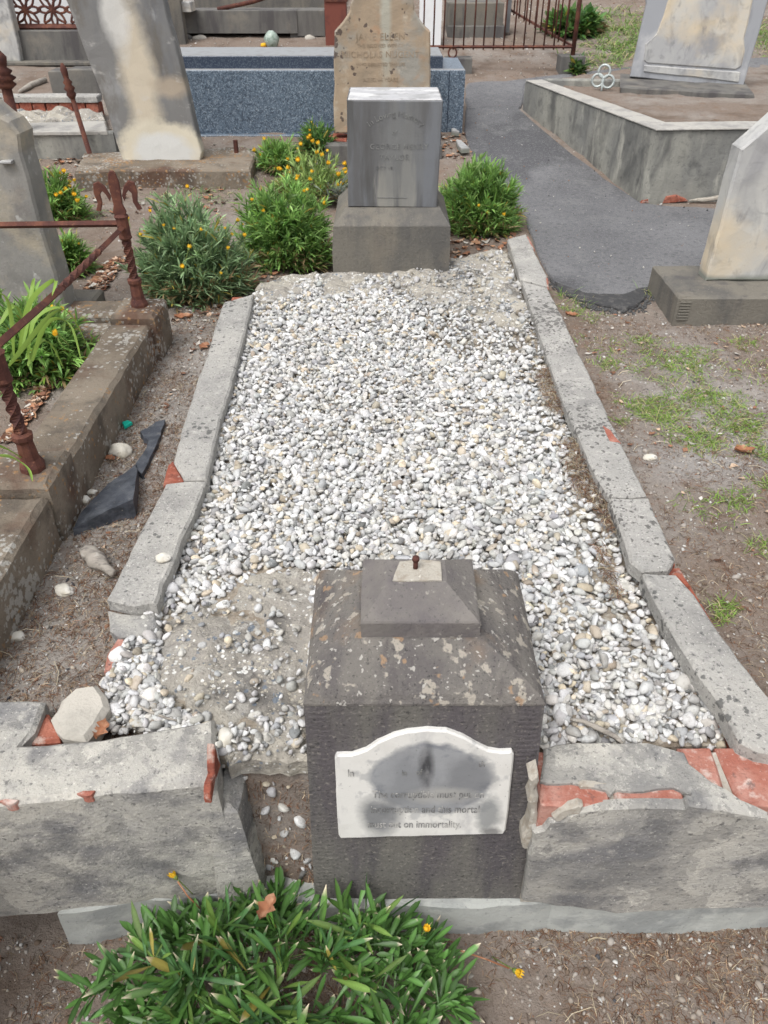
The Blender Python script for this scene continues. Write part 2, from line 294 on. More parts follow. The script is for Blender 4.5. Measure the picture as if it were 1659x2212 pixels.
M['granite'] = mat('granite', (.115, .155, .205), [n_((.05, .07, .10), 110, .48, .56, d=2), n_((.24, .30, .36), 150, .56, .62, d=2), n_((.36, .41, .46), 90, .63, .68, a=.7, d=2)], bump=(), rough=.35, spec=.5)
M['granite_dark'] = mat('granite_dark', (.04, .055, .085), [n_((.085, .105, .14), 130, .52, .6, d=2)], bump=(), rough=.25, spec=.6)
M['granite_top'] = mat('granite_top', (.26, .27, .28), [n_((.2, .2, .2), 20, .5, .65)], bump=((80, .0005),), rough=.5, spec=.5)
M['wall_render'] = mat('wall_render', (.30, .295, .262), [n_((.2, .2, .188), 2.6, .42, .6, st=(1.5, 1.5, .5)), n_((.10, .10, .097), 4, .5, .66, a=.85, st=(1.5, 1.5, .6), w=.4), n_((.07, .07, .07), 14, .56, .7, a=.5), n_((.42, .41, .36), 5, .6, .7, a=.7, st=(2, 2, .5)), n_((.1, .1, .1), 60, .58, .68, a=.5), n_((.12, .12, .12), 140, .62, .72, a=.5)], bump=((8, .006), (120, .002)), spec=.15)
M['wall_top'] = mat('wall_top', (.39, .375, .345), [n_((.3, .29, .275), 9, .48, .6), n_((.62, .6, .56), 50, .58, .7, a=.5), n_((.15, .15, .15), 16, .62, .7, a=.6, st=(.4, 2, 1))], bump=((20, .004), (150, .002)), spec=.15)
M['lichen_kerb'] = mat('lichen_kerb', (.16, .132, .103), [n_((.225, .19, .15), 5, .42, .6), n_((.10, .052, .036), 3.2, .55, .66, a=.8), n_((.075, .066, .058), 11, .52, .66, a=.6), vs_((.31, .18, .085), 46, .06, .22, a=.7, w=1.1, cl=1.9, cs=4), vs_((.38, .37, .34), 52, .16, .28, a=.75, w=1.1, cl=1.9, cs=5, o=(5, 2, 8)), n_((.06, .055, .05), 150, .6, .7, a=.6)], bump=((14, .006), (80, .004), (260, .0015)), spec=.1)
M['rust'] = mat('rust', (.085, .034, .027), [n_((.145, .058, .038), 14, .46, .62), n_((.055, .025, .024), 24, .52, .66, a=.8), n_((.27, .12, .07), 90, .6, .72, a=.6)], bump=((40, .002), (260, .0012)), rough=.85, spec=.25)
M['slate'] = mat('slate', (.05, .056, .07), [n_((.085, .092, .105), 14, .45, .62, st=(1, 2, 4)), n_((.02, .024, .03), 20, .52, .64, a=.7), n_((.15, .15, .15), 36, .6, .7, a=.6), n_((.2, .19, .17), 90, .66, .74, a=.6)], bump=((20, .004), (90, .002)), rough=.6, spec=.4)
M['rock'] = mat('rock', (.58, .55, .48), [n_((.42, .38, .3), 20, .5, .65, a=.7), n_((.75, .74, .72), 30, .55, .7, a=.6), n_((.14, .12, .1), 70, .64, .72, a=.7)], bump=((40, .003), (200, .001)), spec=.2)
M['pebble'] = mat('pebble', (1, 1, 1), [n_((.74, .72, .69), 70, .5, .66, a=.6, mul=True), n_((.6, .57, .52), 24, .55, .68, a=.5, mul=True), n_((.42, .40, .38), 260, .59, .68, a=.7, mul=True)], bump=((160, .0015), (420, .0006)), rough=.75, spec=.3, attr='col')
M['litter'] = mat('litter', (1, 1, 1), [], bump=(), rough=.95, spec=.1, attr='col')
M['leaf'] = mat('leaf', (1, 1, 1), [], bump=(), rough=.5, spec=.35, attr='col', trans=.35)
M['leaf_gloss'] = mat('leaf_gloss', (1, 1, 1), [n_((.75, .8, .6), 30, .5, .7, a=.6, mul=True)], bump=((120, .0006),), rough=.42, spec=.4, attr='col', trans=.18, var=.75)
M['petal'] = mat('petal', (.82, .50, .03), [n_((.75, .28, .02), 12, .48, .6, a=.8)], bump=(), rough=.7, trans=.2)
M['bud'] = mat('bud', (.12, .17, .04), [n_((.25, .25, .08), 200, .5, .65)], bump=(), rough=.7)
M['dry_leaf'] = mat('dry_leaf', (.34, .15, .08), [n_((.5, .3, .19), 30, .45, .62), n_((.17, .08, .05), 70, .55, .7, a=.7)], bump=((60, .002),), rough=.8, trans=.15)
M['dead_wood'] = mat('dead_wood', (.34, .31, .27), [n_((.2, .18, .16), 30, .5, .65, st=(1, 4, 1)), n_((.5, .48, .44), 60, .58, .7, a=.7)], bump=((60, .004),), rough=1)
M['teal'] = mat('teal', (.01, .42, .31), [], bump=(), rough=.4)
M['white_paint'] = mat('white_paint', (.72, .73, .74), [n_((.55, .55, .55), 4, .5, .7, a=.5)], bump=((60, .001),), rough=.6)
M['red_metal'] = mat('red_metal', (.17, .055, .04), [n_((.1, .035, .03), 5, .5, .65)], bump=((30, .002),), rough=.85)
M['dark_stone'] = mat('dark_stone', (.145, .14, .13), [n_((.09, .085, .085), 4, .45, .62, st=(2, 2, .4)), n_((.22, .2, .17), 5, .55, .7, a=.7)], bump=((20, .004), (100, .002)), spec=.15)
M['glass'] = mat('glass', (.30, .37, .32), [n_((.42, .48, .44), 40, .5, .65), n_((.16, .22, .17), 30, .5, .66)], bump=((60, .003),), rough=.25, spec=.6)
M['tin'] = mat('tin', (.42, .46, .45), [n_((.25, .28, .27), 30, .5, .65)], bump=((60, .001),), rough=.5, metal=.5)
M['letter_dark'] = mat('letter_dark', (.15, .15, .15), [n_((.42, .41, .39), 34, .47, .56), n_((.36, .36, .36), 160, .5, .6, a=.6)], bump=(), rough=.8)
M['letter_pale'] = mat('letter_pale', (.21, .212, .205), [n_((.115, .115, .115), 26, .46, .58)], bump=(), rough=.8)
M['letter_sand'] = mat('letter_sand', (.25, .19, .13), [n_((.34, .27, .2), 14, .4, .56)], bump=(), rough=.9)
# ------------------------------------------------------------------ numpy noise
def vnoise(x, y, s, seed):
    x = x*s; y = y*s; xi = np.floor(x).astype(np.int64); yi = np.floor(y).astype(np.int64); fx = x-xi; fy = y-yi
    fx = fx*fx*(3-2*fx); fy = fy*fy*(3-2*fy)
    def h(i, j):
        n = (i*374761393+j*668265263+seed*982451653) & 0x7fffffff; n = ((n ^ (n >> 13))*1274126177) & 0x7fffffff
        return ((n ^ (n >> 16)) & 0xffff)/65535.
    return (h(xi, yi)*(1-fx)+h(xi+1, yi)*fx)*(1-fy)+(h(xi, yi+1)*(1-fx)+h(xi+1, yi+1)*fx)*fy-.5
def pin(poly, x, y):
    c = np.zeros(x.shape, bool); j = len(poly)-1
    for i in range(len(poly)):
        a, b = poly[i], poly[j]
        if a[1] != b[1]: c ^= ((a[1] > y) != (b[1] > y)) & (x < (b[0]-a[0])*(y-a[1])/(b[1]-a[1])+a[0])
        j = i
    return c
# ------------------------------------------------------------------ outlines of the ground zones
PATH = [tuple(T(*p).xy) for p in [(1205, 622), (1188, 600), (1160, 540), (1135, 490), (1110, 430), (1055, 385), (1020, 335), (1003, 290), (1006, 240), (1010, 180), (1090, 176), (1140, 170), (1250, 158), (1400, 140), (1659, 125), (1800, 120), (1800, 170), (1500, 150), (1330, 171), (1150, 176), (1128, 236), (1180, 290), (1280, 365), (1340, 410), (1385, 440), (1450, 446), (1800, 460), (1800, 590), (1450, 590), (1405, 612), (1400, 630), (1345, 641), (1270, 640)]]
GRAVE = HP([(548, 640), (700, 600), (1100, 540), (1130, 620), (1155, 690), (1210, 850), (1262, 968), (1320, 1080), (1365, 1215), (1420, 1310), (1500, 1465), (1590, 1610), (1180, 1612), (660, 1640), (490, 1640), (250, 1560), (225, 1480), (340, 1310), (447, 1037), (520, 770)], .40)
def hole(x, y): return pin([(-.40, .5), (-.10, .5), (-.10, .79), (-.36, .79)], x, y)
def zter(x, y):
    b = ZB+.115*np.maximum(0, y-4.3)
    st = np.clip((y-.73)/.04, 0, 1); st = st*st*(3-2*st)
    sh = np.clip((y-.70-.02*vnoise(x, y, 14, 5))/.085, 0, 1); sh = sh*sh*(3-2*sh)
    st = np.where((x > -.42) & (x < -.02), sh*.93, st)
    front = -.02-.05*np.clip(-x-.1, 0, 1)-.06*np.clip(.6-y, 0, 2)*0
    z = front*(1-st)+b*st
    rough = .016*vnoise(x, y, 2.3, 1)+.012*vnoise(x, y, 7, 2)+.006*vnoise(x, y, 22, 3)+.004*vnoise(x, y, 60, 4)
    g = pin(GRAVE, x, y); z = np.where(g, ZB+.0+.01*vnoise(x, y, 6, 9)-.004, z)
    p = pin(PATH, x, y); rough = np.where(p, -.006, rough*np.where(g, .3, 1.))
    return z+rough
def axis(parts):
    out = []
    for a, b, s in parts: out.append(np.arange(a, b-1e-9, s))
    return np.concatenate(out)
gx = np.unique(np.round(axis([(-150, -10, 14), (-10, -3, .5), (-3, -1.3, .06), (-1.3, 1.7, .016), (1.7, 4, .06), (4, 12, .5), (12, 151, 14)]), 4))
gy = np.unique(np.round(axis([(-60, 0, 10), (0, .36, .06), (.36, 3.2, .016), (3.2, 7.5, .05), (7.5, 14, .25), (14, 200, 12)]), 4))
X, Y = np.meshgrid(gx, gy); Z = zter(X, Y); Z = np.where(Y > 40, np.minimum(Z, rise(40)), Z)
nx, ny = len(gx), len(gy)
me = bpy.data.meshes.new('ground'); vv = np.stack([X, Y, Z], -1).reshape(-1, 3)
i = np.arange((ny-1)*(nx-1)); r_, c_ = i//(nx-1), i % (nx-1); a = r_*nx+c_
q = np.stack([a, a+1, a+nx+1, a+nx], 1)
def fast_mesh(me, v, q, smooth=True):
    k = q.shape[1]; me.vertices.add(len(v)); me.vertices.foreach_set('co', v.astype(np.float32).ravel())
    me.loops.add(q.size); me.loops.foreach_set('vertex_index', q.astype(np.int32).ravel())
    me.polygons.add(len(q)); me.polygons.foreach_set('loop_start', np.arange(0, q.size, k, dtype=np.int32))
    me.polygons.foreach_set('use_smooth', np.full(len(q), smooth)); me.update(calc_edges=True)
fast_mesh(me, vv, q); me.materials.append(M['dirt'])
gr = link(bpy.data.objects.new('ground', me)); gr['kind'] = 'structure'
def zt(x, y): return float(zter(np.array([x]), np.array([y]))[0])
# asphalt: a sheet draped 4 mm over the levelled ground, finely triangulated
def sheet(poly, z_of, g, seed=0, th=.03):
    mb = MB(); m2 = MB(); slab(m2, poly, th, None, g, .0005, .02, .006, seed)
    mb.v = [(v[0], v[1], z_of(v[1])+v[2]) for v in m2.v]; mb.f = m2.f; mb.sm = m2.sm; return mb
struct('path', sheet(PATH, lambda y: rise(y)+.004, .12), M['asphalt'])
edge = HP([(1195, 612), (1270, 636), (1345, 638), (1402, 622), (1398, 640), (1375, 665), (1350, 672), (1300, 662), (1250, 650), (1205, 632)], ZB)
struct('path_patch', sheet([tuple(T(*p).xy) for p in [(1008, 238), (1128, 233), (1133, 182), (1140, 178), (1008, 182)]], lambda y: rise(y)+.009, .12), M['asphalt'])
struct('path_edge', slab(MB(), edge, .03, HM(ZB+.008), .02, .006, .008, .004, 3), M['asphalt_edge'])
def text(body, size, F, u, v, m, parent, ext=.0004, arc=None, name='lettering', spacing=1.0, sy=1.0):
    """flat cut letters laid on the face F"""
    cu = bpy.data.curves.new('t', 'FONT'); cu.body = body; cu.size = size; cu.align_x = 'CENTER'; cu.extrude = ext; cu.space_character = spacing; cu.resolution_u = 3
    o = bpy.data.objects.new('t', cu); link(o)
    dg = bpy.context.evaluated_depsgraph_get(); me = bpy.data.meshes.new_from_object(o.evaluated_get(dg)); bpy.data.objects.remove(o)
    mb = MB(); vs = []
    for p in me.vertices:
        x, y, z = p.co; y *= sy
        if arc:
            a = x/arc; rr = arc+y; x, y = rr*math.sin(a), rr*math.cos(a)-arc
        vs.append(F.M @ Vector((u+x, v+y, z+.0015)))
    mb.add(vs, [tuple(p.vertices) for p in me.polygons]); return obj(name, mb, m, parent, kind='stuff')
# =================================================================== the central grave
# ---- raised side kerbs: rendered pieces lying on bricks
KZ = .455
gp = thing('grave_kerb', 'cracked pale concrete kerb running along both sides of the pebble covered grave', 'grave kerb', (.25, 2.0, ZB))
def kerb(pts, seed, z=KZ, m='kerb_concrete', th=.034, nm='kerb_piece', g=.028, amp=.0025, jag=.0022, parent=gp, label=None):
    mb = slab(MB(), HP(pts, z), th, HM(z), g, amp, jag, .006, seed, side=.0022)
    o = obj(nm, mb, M[m], parent)
    if label: o['label'] = label
    return o
kerb([(483, 652), (548, 634), (531, 711), (519, 756), (508, 800), (476, 906), (446, 1034), (397, 1035), (374, 996), (394, 924), (426, 820), (447, 767), (466, 700)], 1)
kerb([(358, 1044), (400, 1038), (447, 1037), (426, 1090), (394, 1161), (337, 1304), (320, 1300), (290, 1306), (262, 1301), (229, 1293), (272, 1207), (311, 1132)], 2)
kerb([(1095, 516), (1136, 505), (1154, 535), (1103, 534)], 3, amp=.003)
kerb([(1103, 537), (1153, 538), (1181, 593), (1183, 617), (1150, 608), (1124, 601)], 4)
kerb([(1128, 607), (1183, 621), (1215, 682), (1251, 763), (1276, 810), (1316, 900), (1362, 996), (1398, 1068), (1360, 1072), (1314, 1070), (1287, 1025), (1262, 968), (1223, 882), (1196, 810), (1183, 772), (1153, 682)], 5, m='kerb_concrete_spotted')
kerb([(1316, 1074), (1360, 1076), (1402, 1075), (1427, 1132), (1459, 1204), (1444, 1229), (1387, 1231), (1362, 1211), (1341, 1143)], 6, m='kerb_concrete_spotted', z=KZ+.006)
kerb([(1389, 1237), (1461, 1240), (1500, 1282), (1560, 1372), (1659, 1502), (1760, 1640), (1640, 1622), (1600, 1602), (1584, 1573), (1559, 1523), (1513, 1462), (1465, 1388), (1438, 1340), (1410, 1286)], 7, z=KZ+.01, th=.04)
def brickp(pts, z, th=.06, m='brick', seed=0, parent=gp, label=None, jag=.003, amp=.0015, nm='brick'):
    o = obj(nm, slab(MB(), HP(pts, z), th, HM(z), .03, amp, jag, .005, seed), M[m], parent)
    if label: o['label'] = label
    return o
ZK = KZ-.037
def run(p0, p1, n, z, wdt, m='brick', gap=.008, nm='brick', parent=gp, seed=0):
    """n bricks end to end along a line, wdt to its left"""
    a, b = G(*p0, z), G(*p1, z); d = (b-a)/n; L = d.length; d.normalize(); s = Vector((-d.y, d.x, 0))
    for k in range(n):
        F = Matrix(((d.x, s.x, 0, a.x+d.x*L*k), (d.y, s.y, 0, a.y+d.y*L*k), (0, 0, 1, z), (0, 0, 0, 1)))
        obj(nm, slab(MB(), rect(gap/2, min(0, wdt)-(.007 if wdt > 0 else 0), L-gap/2, max(0, wdt)+(.004 if wdt < 0 else 0)), .065, F, .06, .001, .002, .004, seed+k), M[m], parent)
run((1134, 600), (1338, 1128), 7, ZK+.002, .075, seed=30)
run((1345, 1142), (1380, 1222), 1, ZK+.002, .085, seed=40)
run((1383, 1228), (1592, 1606), 4, ZK+.004, .09, seed=50)
run((543, 640), (342, 1300), 9, ZK+.002, -.075, seed=60)
brickp([(362, 1002), (374, 994), (398, 1036), (352, 1046)], KZ-.006, seed=5)
brickp([(1455, 1236), (1476, 1240), (1494, 1262), (1478, 1266)], KZ-.012, seed=6)
brickp([(1300, 918), (1322, 928), (1338, 955), (1318, 950)], KZ+.003, .02, 'brick_pale', 7, jag=.008)
brickp([(1137, 510), (1143, 512), (1156, 536), (1147, 536)], KZ-.006, .05, 'brick_pale', 8)
brickp([(1176, 598), (1184, 600), (1186, 620), (1178, 618)], KZ-.004, .05, 'brick_pale', 9)
# broken end of the left kerb, the brick below it
kerb([(232, 1316), (262, 1322), (300, 1326), (336, 1322), (346, 1352), (330, 1366), (290, 1374), (256, 1372), (236, 1360)], 12, z=KZ-.028, m='render_face', th=.06, nm='broken_end', amp=.006)
brickp([(253, 1378), (272, 1378), (262, 1420), (246, 1450), (224, 1448), (232, 1410)], .415, .05, 'brick_pale', 13)
# ---- the front retaining kerb, left block: one rendered block, bricks showing at its end
fl = thing('retaining_kerb', 'long grey rendered kerb block left of the footstone, brick core showing at its broken end', 'kerb wall', (-.55, .70, 0))
W = .44
top = HP([(-330, 1765), (0, 1738), (200, 1718), (465, 1690), (471, 1640), (463, 1551), (380, 1566), (300, 1580), (180, 1597), (100, 1606), (44, 1608), (72, 1578), (97, 1512), (60, 1507), (0, 1511), (-330, 1520)], W)
obj('render', slab(MB(), top, .37, HM(W), .03, .003, .003, .008, 21, side=.0015), M['render_face'], fl)
brickp([(62, 1606), (92, 1545), (104, 1540), (133, 1585), (128, 1601)], W-.02, .07, seed=22, parent=fl)
Fe = Face(G(465, 1690, W)+Vector((.004, 0, 0)), yaw=R(86))
e0 = [(469, 1606), (475, 1632), (480, 1655), (476, 1680), (470, 1692), (463, 1735), (459, 1712), (462, 1695), (468, 1672), (467, 1640)]
obj('brick', slab(MB(), Fe.poly(e0), .012, Fe.M @ HM(-.003), .012, .002, .007, .002, 23), M['brick'], fl)
bx = G(470, 1690, W)
obj('broken_render', slab(MB(), [(bx.x-.03, bx.y-.0), (bx.x+.022, bx.y+.002), (bx.x+.026, bx.y+.05), (bx.x+.02, bx.y+.10), (bx.x-.03, bx.y+.1)], .30, HM(W-.075), .025, .004, .004, .02, 24, flare=.022, side=.003), M['render_face'], fl)
for k, (px, py, ww) in enumerate([(185, 1716, 20), (18, 1735, 22), (1160, 0, 0)][:2]):
    obj('brick', slab(MB(), HP([(px-ww, py-2), (px-ww*.3, py-10), (px+ww, py-9), (px+ww*.6, py+1), (px, py+3)], W+.002), .02, HM(W+.0015), .012, .0008, .004, .001, k), M['brick_pale'], fl)
# loose slab beside it
solo('broken_slab', 'pale flat broken slab tilted between the dirt and the kerb corner at lower left', 'slab',
     slab(MB(), HP([(105, 1540), (128, 1500), (158, 1473), (205, 1466), (228, 1490), (232, 1516), (214, 1560), (186, 1592), (150, 1590), (116, 1566)], .45), .04, HM(.44), .02, .004, .006, .01, 25, side=.002), M['render_cream'], G(165, 1530, .40))
# ---- right block: brick core with a cracked render coat
fr = thing('retaining_kerb', 'cracked grey rendered kerb block right of the footstone with red bricks laid bare on top', 'kerb wall', (.75, .70, 0))
y0 = G(1165, 1740, W).y; xr0 = G(1165, 1740, W).x; xr1 = G(1659, 1745, W).x+.22
Fr = Face((xr0, y0, 0)); 
obj('mortar_core', box(MB(), xr0+.012, y0+.016, .08, xr1, y0+.112, W-.016, .06, .002, .002, .004, 31), M['mortar'], fr)
L = .114
for k in range(2):
    obj('brick', box(MB(), xr0+.006+k*.122, y0+.006, W-.088, xr0+.006+k*.122+L, y0+.108, W-.007, .03, .0012, .003, .006, 32+k), M['brick_pale'], fr)
obj('brick', box(MB(), xr0+.008, y0+.007, W-.17, xr0+.10, y0+.108, W-.096, .03, .0012, .003, .006, 35), M['brick'], fr)
for k, (a_, b_) in enumerate([(1470, 1566), (1572, 1760)]):
    pa, pb = G(a_, 1680, W-.01).x, G(b_, 1680, W-.01).x
    obj('brick', box(MB(), xr0+.258 if k == 0 else pa+.0, y0+.004, W-.08, pb-.004, y0+.116, W-.008, .03, .001, .002, .006, 37+k), M['brick_pale'], fr)
cap = HP([(1171, 1617), (1200, 1610), (1250, 1604), (1330, 1603), (1400, 1607), (1440, 1612), (1478, 1627), (1490, 1650), (1515, 1670), (1536, 1688), (1570, 1706), (1600, 1728), (1659, 1750), (1659, 1768), (1560, 1752), (1490, 1742), (1487, 1716), (1455, 1706), (1420, 1703), (1390, 1709), (1330, 1706), (1318, 1716), (1308, 1706), (1260, 1696), (1235, 1692), (1180, 1694), (1166, 1688)], W)
obj('render_cap', slab(MB(), cap, .012, HM(W+.003), .02, .0025, .003, .004, 40), M['render_face'], fr)
Fv = Face((0, y0-.002, 0))
fpts = [(1128, 1946), (1140, 1860), (1150, 1800), (1172, 1792), (1186, 1775), (1215, 1774), (1240, 1760), (1262, 1752), (1300, 1748), (1340, 1746), (1400, 1744), (1480, 1745), (1489, 1738), (1560, 1748), (1659, 1766), (1860, 1780), (1860, 1962), (1659, 1962), (1500, 1966), (1380, 1972), (1330, 1976), (1300, 1970), (1200, 1958)]
obj('render_face', slab(MB(), Fv.poly(fpts), .016, Fv.M, .028, .0018, .003, .005, 41), M['render_face'], fr)
obj('render_flake', slab(MB(), Fv.poly([(1190, 1768), (1204, 1752), (1250, 1740), (1262, 1744), (1254, 1760), (1232, 1764), (1214, 1776), (1200, 1778)]), .014, Fv.M, .02, .002, .003, .004, 42), M['mortar'], fr)
obj('render_flake', slab(MB(), HP([(1247, 1690), (1256, 1683), (1310, 1690), (1314, 1698), (1290, 1703), (1255, 1700)], W), .01, HM(W+.004), .02, .0015, .003, .004, 43), M['mortar'], fr)
obj('mortar_joint', slab(MB(), Fv.poly([(1132, 1850), (1146, 1780), (1150, 1700), (1166, 1690), (1166, 1800), (1148, 1850)]), .03, Fv.M @ HM(-.012), .02, .005, .006, .004, 44), M['mortar'], fr)
# ---- footing
ft = [(121, 1976), (270, 1952), (440, 1930), (600, 1945), (800, 1960), (1000, 1960), (1162, 1950), (1333, 1962), (1459, 1958), (1659, 1946), (1860, 1940)]
fpoly = [tuple(G(x, y, .075).xy) for x, y in ft]
back = [(fpoly[-1][0], .8), (fpoly[0][0]+.02, .74)]
solo('footing', 'low pale concrete footing strip under the front kerb blocks and the footstone', 'footing',
     slab(MB(), fpoly+back, .3, HM(.075), .03, .003, .004, .006, 45, flare=.02, side=.0018), M['footing'], (.2, .7, 0))
struct('gravel_bed', slab(MB(), GRAVE, .03, HM(.401), .03, .006, .002, .004, 49), M['grave_grit'])
# ---- concrete beds inside the grave
def cslab(nm, label, pts, z, th, seed, amp=.014, g=.016):
    return solo(nm, label, 'concrete slab', slab(MB(), HP(pts, z), th, HM(z), g, amp, .012, .012, seed, side=.0022), M['aggregate'], G(*pts[0], z-th))
cslab('concrete_slab', 'rough broken concrete slab left of the footstone at the near end of the pebbles', [(342, 1340), (400, 1312), (470, 1290), (560, 1230), (640, 1226), (700, 1230), (700, 1330), (680, 1500), (663, 1636), (600, 1637), (492, 1645), (470, 1560), (400, 1545), (330, 1480), (345, 1420)], .412, .05, 51)
cslab('concrete_slab', 'cracked concrete slab in front of and right of the grey headstone base', [(690, 590), (740, 585), (975, 560), (1060, 535), (1096, 540), (1120, 605), (1150, 690), (1120, 715), (1040, 690), (960, 668), (840, 625), (780, 640), (700, 640)], .418, .04, 52)
cslab('broken_slab', 'lifted dark edged concrete lump left of the grey headstone base', [(545, 640), (560, 610), (620, 592), (688, 585), (684, 610), (650, 632), (600, 640), (560, 655)], .43, .05, 53)
# =================================================================== footstone
fx = .02
p0 = G(682, 1985, .05); p1 = G(1124, 1985, .05)
def V(x, y, Yp): 
    d = dirv(x, y); t = Yp/d.y; return Vector((d.x*t, Yp, H+d.z*t))
YF = .690
bl, br = V(683, 1975, YF), V(1122, 1975, YF)
tl, tr = V(657, 1524, .732), V(1177, 1516, .732)
fs = thing('footstone', 'dark square footstone with stepped top and white marble plaque, nearest of the stones', 'footstone', ((bl.x+br.x)/2, .86, .06))
DB = 1.025   # back of the body
zt_ = (tl.z+tr.z)/2
mb = MB()
rings = []
def ringat(x0, x1, ya, yb, z, n=14, k=0):
    pts = []
    for i in range(n): t = i/n; pts.append((x0+(x1-x0)*t, ya))
    for i in range(n): t = i/n; pts.append((x1, ya+(yb-ya)*t))
    for i in range(n): t = i/n; pts.append((x1+(x0-x1)*t, yb))
    for i in range(n): t = i/n; pts.append((x0, yb+(ya-yb)*t))
    return [(x+.0012*nz((x, y, z), 25, 1), y+.0012*nz((x, y, z), 25, 2), z+.001*nz((x, y, z), 25, 3)) for x, y in pts]
def loft(mb, rs, cap=True):
    n0 = len(mb.v); n = len(rs[0])
    for r in rs: mb.v += r
    for a_ in range(len(rs)-1):
        for i in range(n):
            j = (i+1) % n; mb.f.append((n0+a_*n+i, n0+a_*n+j, n0+(a_+1)*n+j, n0+(a_+1)*n+i)); mb.sm.append(False)
    if cap: mb.f.append(tuple(n0+(len(rs)-1)*n+i for i in range(n))); mb.sm.append(False)
body = []
for t in [0, .2, .4, .6, .75, .85, .93, .99]:
    body.append(ringat(bl.x+(tl.x-bl.x)*t, br.x+(tr.x-br.x)*t, YF+(.732-YF)*t, DB+.03-(.03)*t, .05+(zt_-.05)*t))
body.append(ringat(tl.x+.002, tr.x-.002, .734, DB-.002, zt_))
loft(mb, body, False)
obj('body', mb, M['bluestone'], fs)
# dressed top: concave slope rising to the cap
mb = MB(); tp = [ringat(tl.x-.001, tr.x+.001, .7305, DB+.001, zt_-.004)]
cx0, cx1, cy0, cy1, cz = V(780, 1386, .807).x, V(1036, 1372, .807).x, .807, .955, .682
for t in [0, .08, .2, .35, .5, .65, .8, .92, 1]:
    e = t**.9; zz = zt_+(cz-zt_)*(t**.62)
    tp.append(ringat(tl.x-.001+(cx0-.004-tl.x)*e, tr.x+.001+(cx1+.004-tr.x)*e, .7305+(cy0-.004-.7305)*e, DB+.001+(cy1+.004-DB)*e, zz+.0))
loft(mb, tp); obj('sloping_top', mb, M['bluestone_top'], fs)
mb = MB()
fz = V(783, 1345, .807).z
kx0, kx1 = cx0+.0, cx1-.0
mx0, mx1 = V(835, 1258, .862).x, V(966, 1256, .862).x; mz = V(900, 1258, .862).z
loft(mb, [ringat(kx0, kx1, cy0, cy1, cz-.012, 8), ringat(kx0, kx1, cy0, cy1, fz-.002, 8), ringat(kx0+.003, kx1-.003, cy0+.002, cy1-.002, fz+.001, 8), ringat(mx0, mx1, .862, .915, mz, 8)])
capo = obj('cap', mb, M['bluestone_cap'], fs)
mb = slab(MB(), [V(848, 1256, .864).xy[:], V(955, 1254, .864).xy[:], (V(955, 1254, .864).x, .908), (V(915, 1254, .864).x, .913), (V(862, 1254, .864).x, .909)], .004, HM(mz+.0035), .012, .001, .002, .001, 5)
obj('mortar_patch', mb, M['mortar'], capo)
bc = V(897, 1240, .892)
mb = MB(); tube(mb, [(bc.x, .892, mz), (bc.x, .892, mz+.022)], .004, 8); tube(mb, [(bc.x, .892, mz+.020), (bc.x, .892, mz+.026)], [.0062, .0055], 8)
obj('bolt', mb, M['rust'], capo)
# plaque
lean = math.atan2(.732-YF, zt_-.05)
Fp = Face((0, YF-.0, .05), lean=-lean)
Fp = Face(Vector((0, YF, .05)), 0, -lean) if 0 else Face(Vector((0, YF, .05)), 0, 0)
class _F(Face):
    pass
v = Vector((0, .732-YF, zt_-.05)).normalized(); Fp.v = v; Fp.u = Vector((1, 0, 0)); Fp.w = Fp.u.cross(v)
Fp.M = Matrix(((1, v.x, Fp.w.x, 0), (0, v.y, Fp.w.y, YF), (0, v.z, Fp.w.z, .05), (0, 0, 0, 1)))
Fq = Face((0, 0, 0)); Fq.u, Fq.v, Fq.w = Fp.u, Fp.v, Fp.w; Fq.O = Vector((0, YF, .05))+Fp.w*.009
Fq.M = Matrix(((1, v.x, Fp.w.x, Fq.O.x), (0, v.y, Fp.w.y, Fq.O.y), (0, v.z, Fp.w.z, Fq.O.z), (0, 0, 0, 1)))
pl = [(723, 1640), (727, 1633), (760, 1632), (790, 1622), (815, 1605), (850, 1590), (880, 1582), (925, 1578), (965, 1580), (1000, 1592), (1030, 1610), (1055, 1622), (1080, 1626), (1106, 1625), (1110, 1632), (1106, 1680), (1100, 1740), (1094, 1795), (1088, 1803), (1000, 1805), (900, 1808), (735, 1812), (731, 1806), (727, 1740)]
pm = Fq.poly(pl)
pc = Fq.M @ Vector((sum(p[0] for p in pm)/len(pm)+.0, min(p[1] for p in pm)+.03, 0))
plq = obj('plaque', slab(MB(), pm, .0085, Fq.M, .012, .0004, .0006, .003, 60), M['plaque'], fs, loc=pc-origin(fs))
u_, v_ = pc.dot(Fq.u), 0
def tq(s, size, x, y, m='letter_dark', arc=None, sp=1.0):
    a_, b_ = Fq.uv(x, y); text(s, size, Fq, a_, b_, M[m], plq, .0002, arc, spacing=sp, sy=1.75)
tq('The corruptible must put on', .0162, 925, 1722)
tq('incorruption and this mortal', .0162, 918, 1754)
tq('must put on immortality.', .0162, 895, 1786)
tq('In', .015, 758, 1676); tq('th', .014, 1040, 1655)
tq('in', .012, 873, 1674, 'letter_pale'); tq('of', .012, 905, 1672, 'letter_pale')
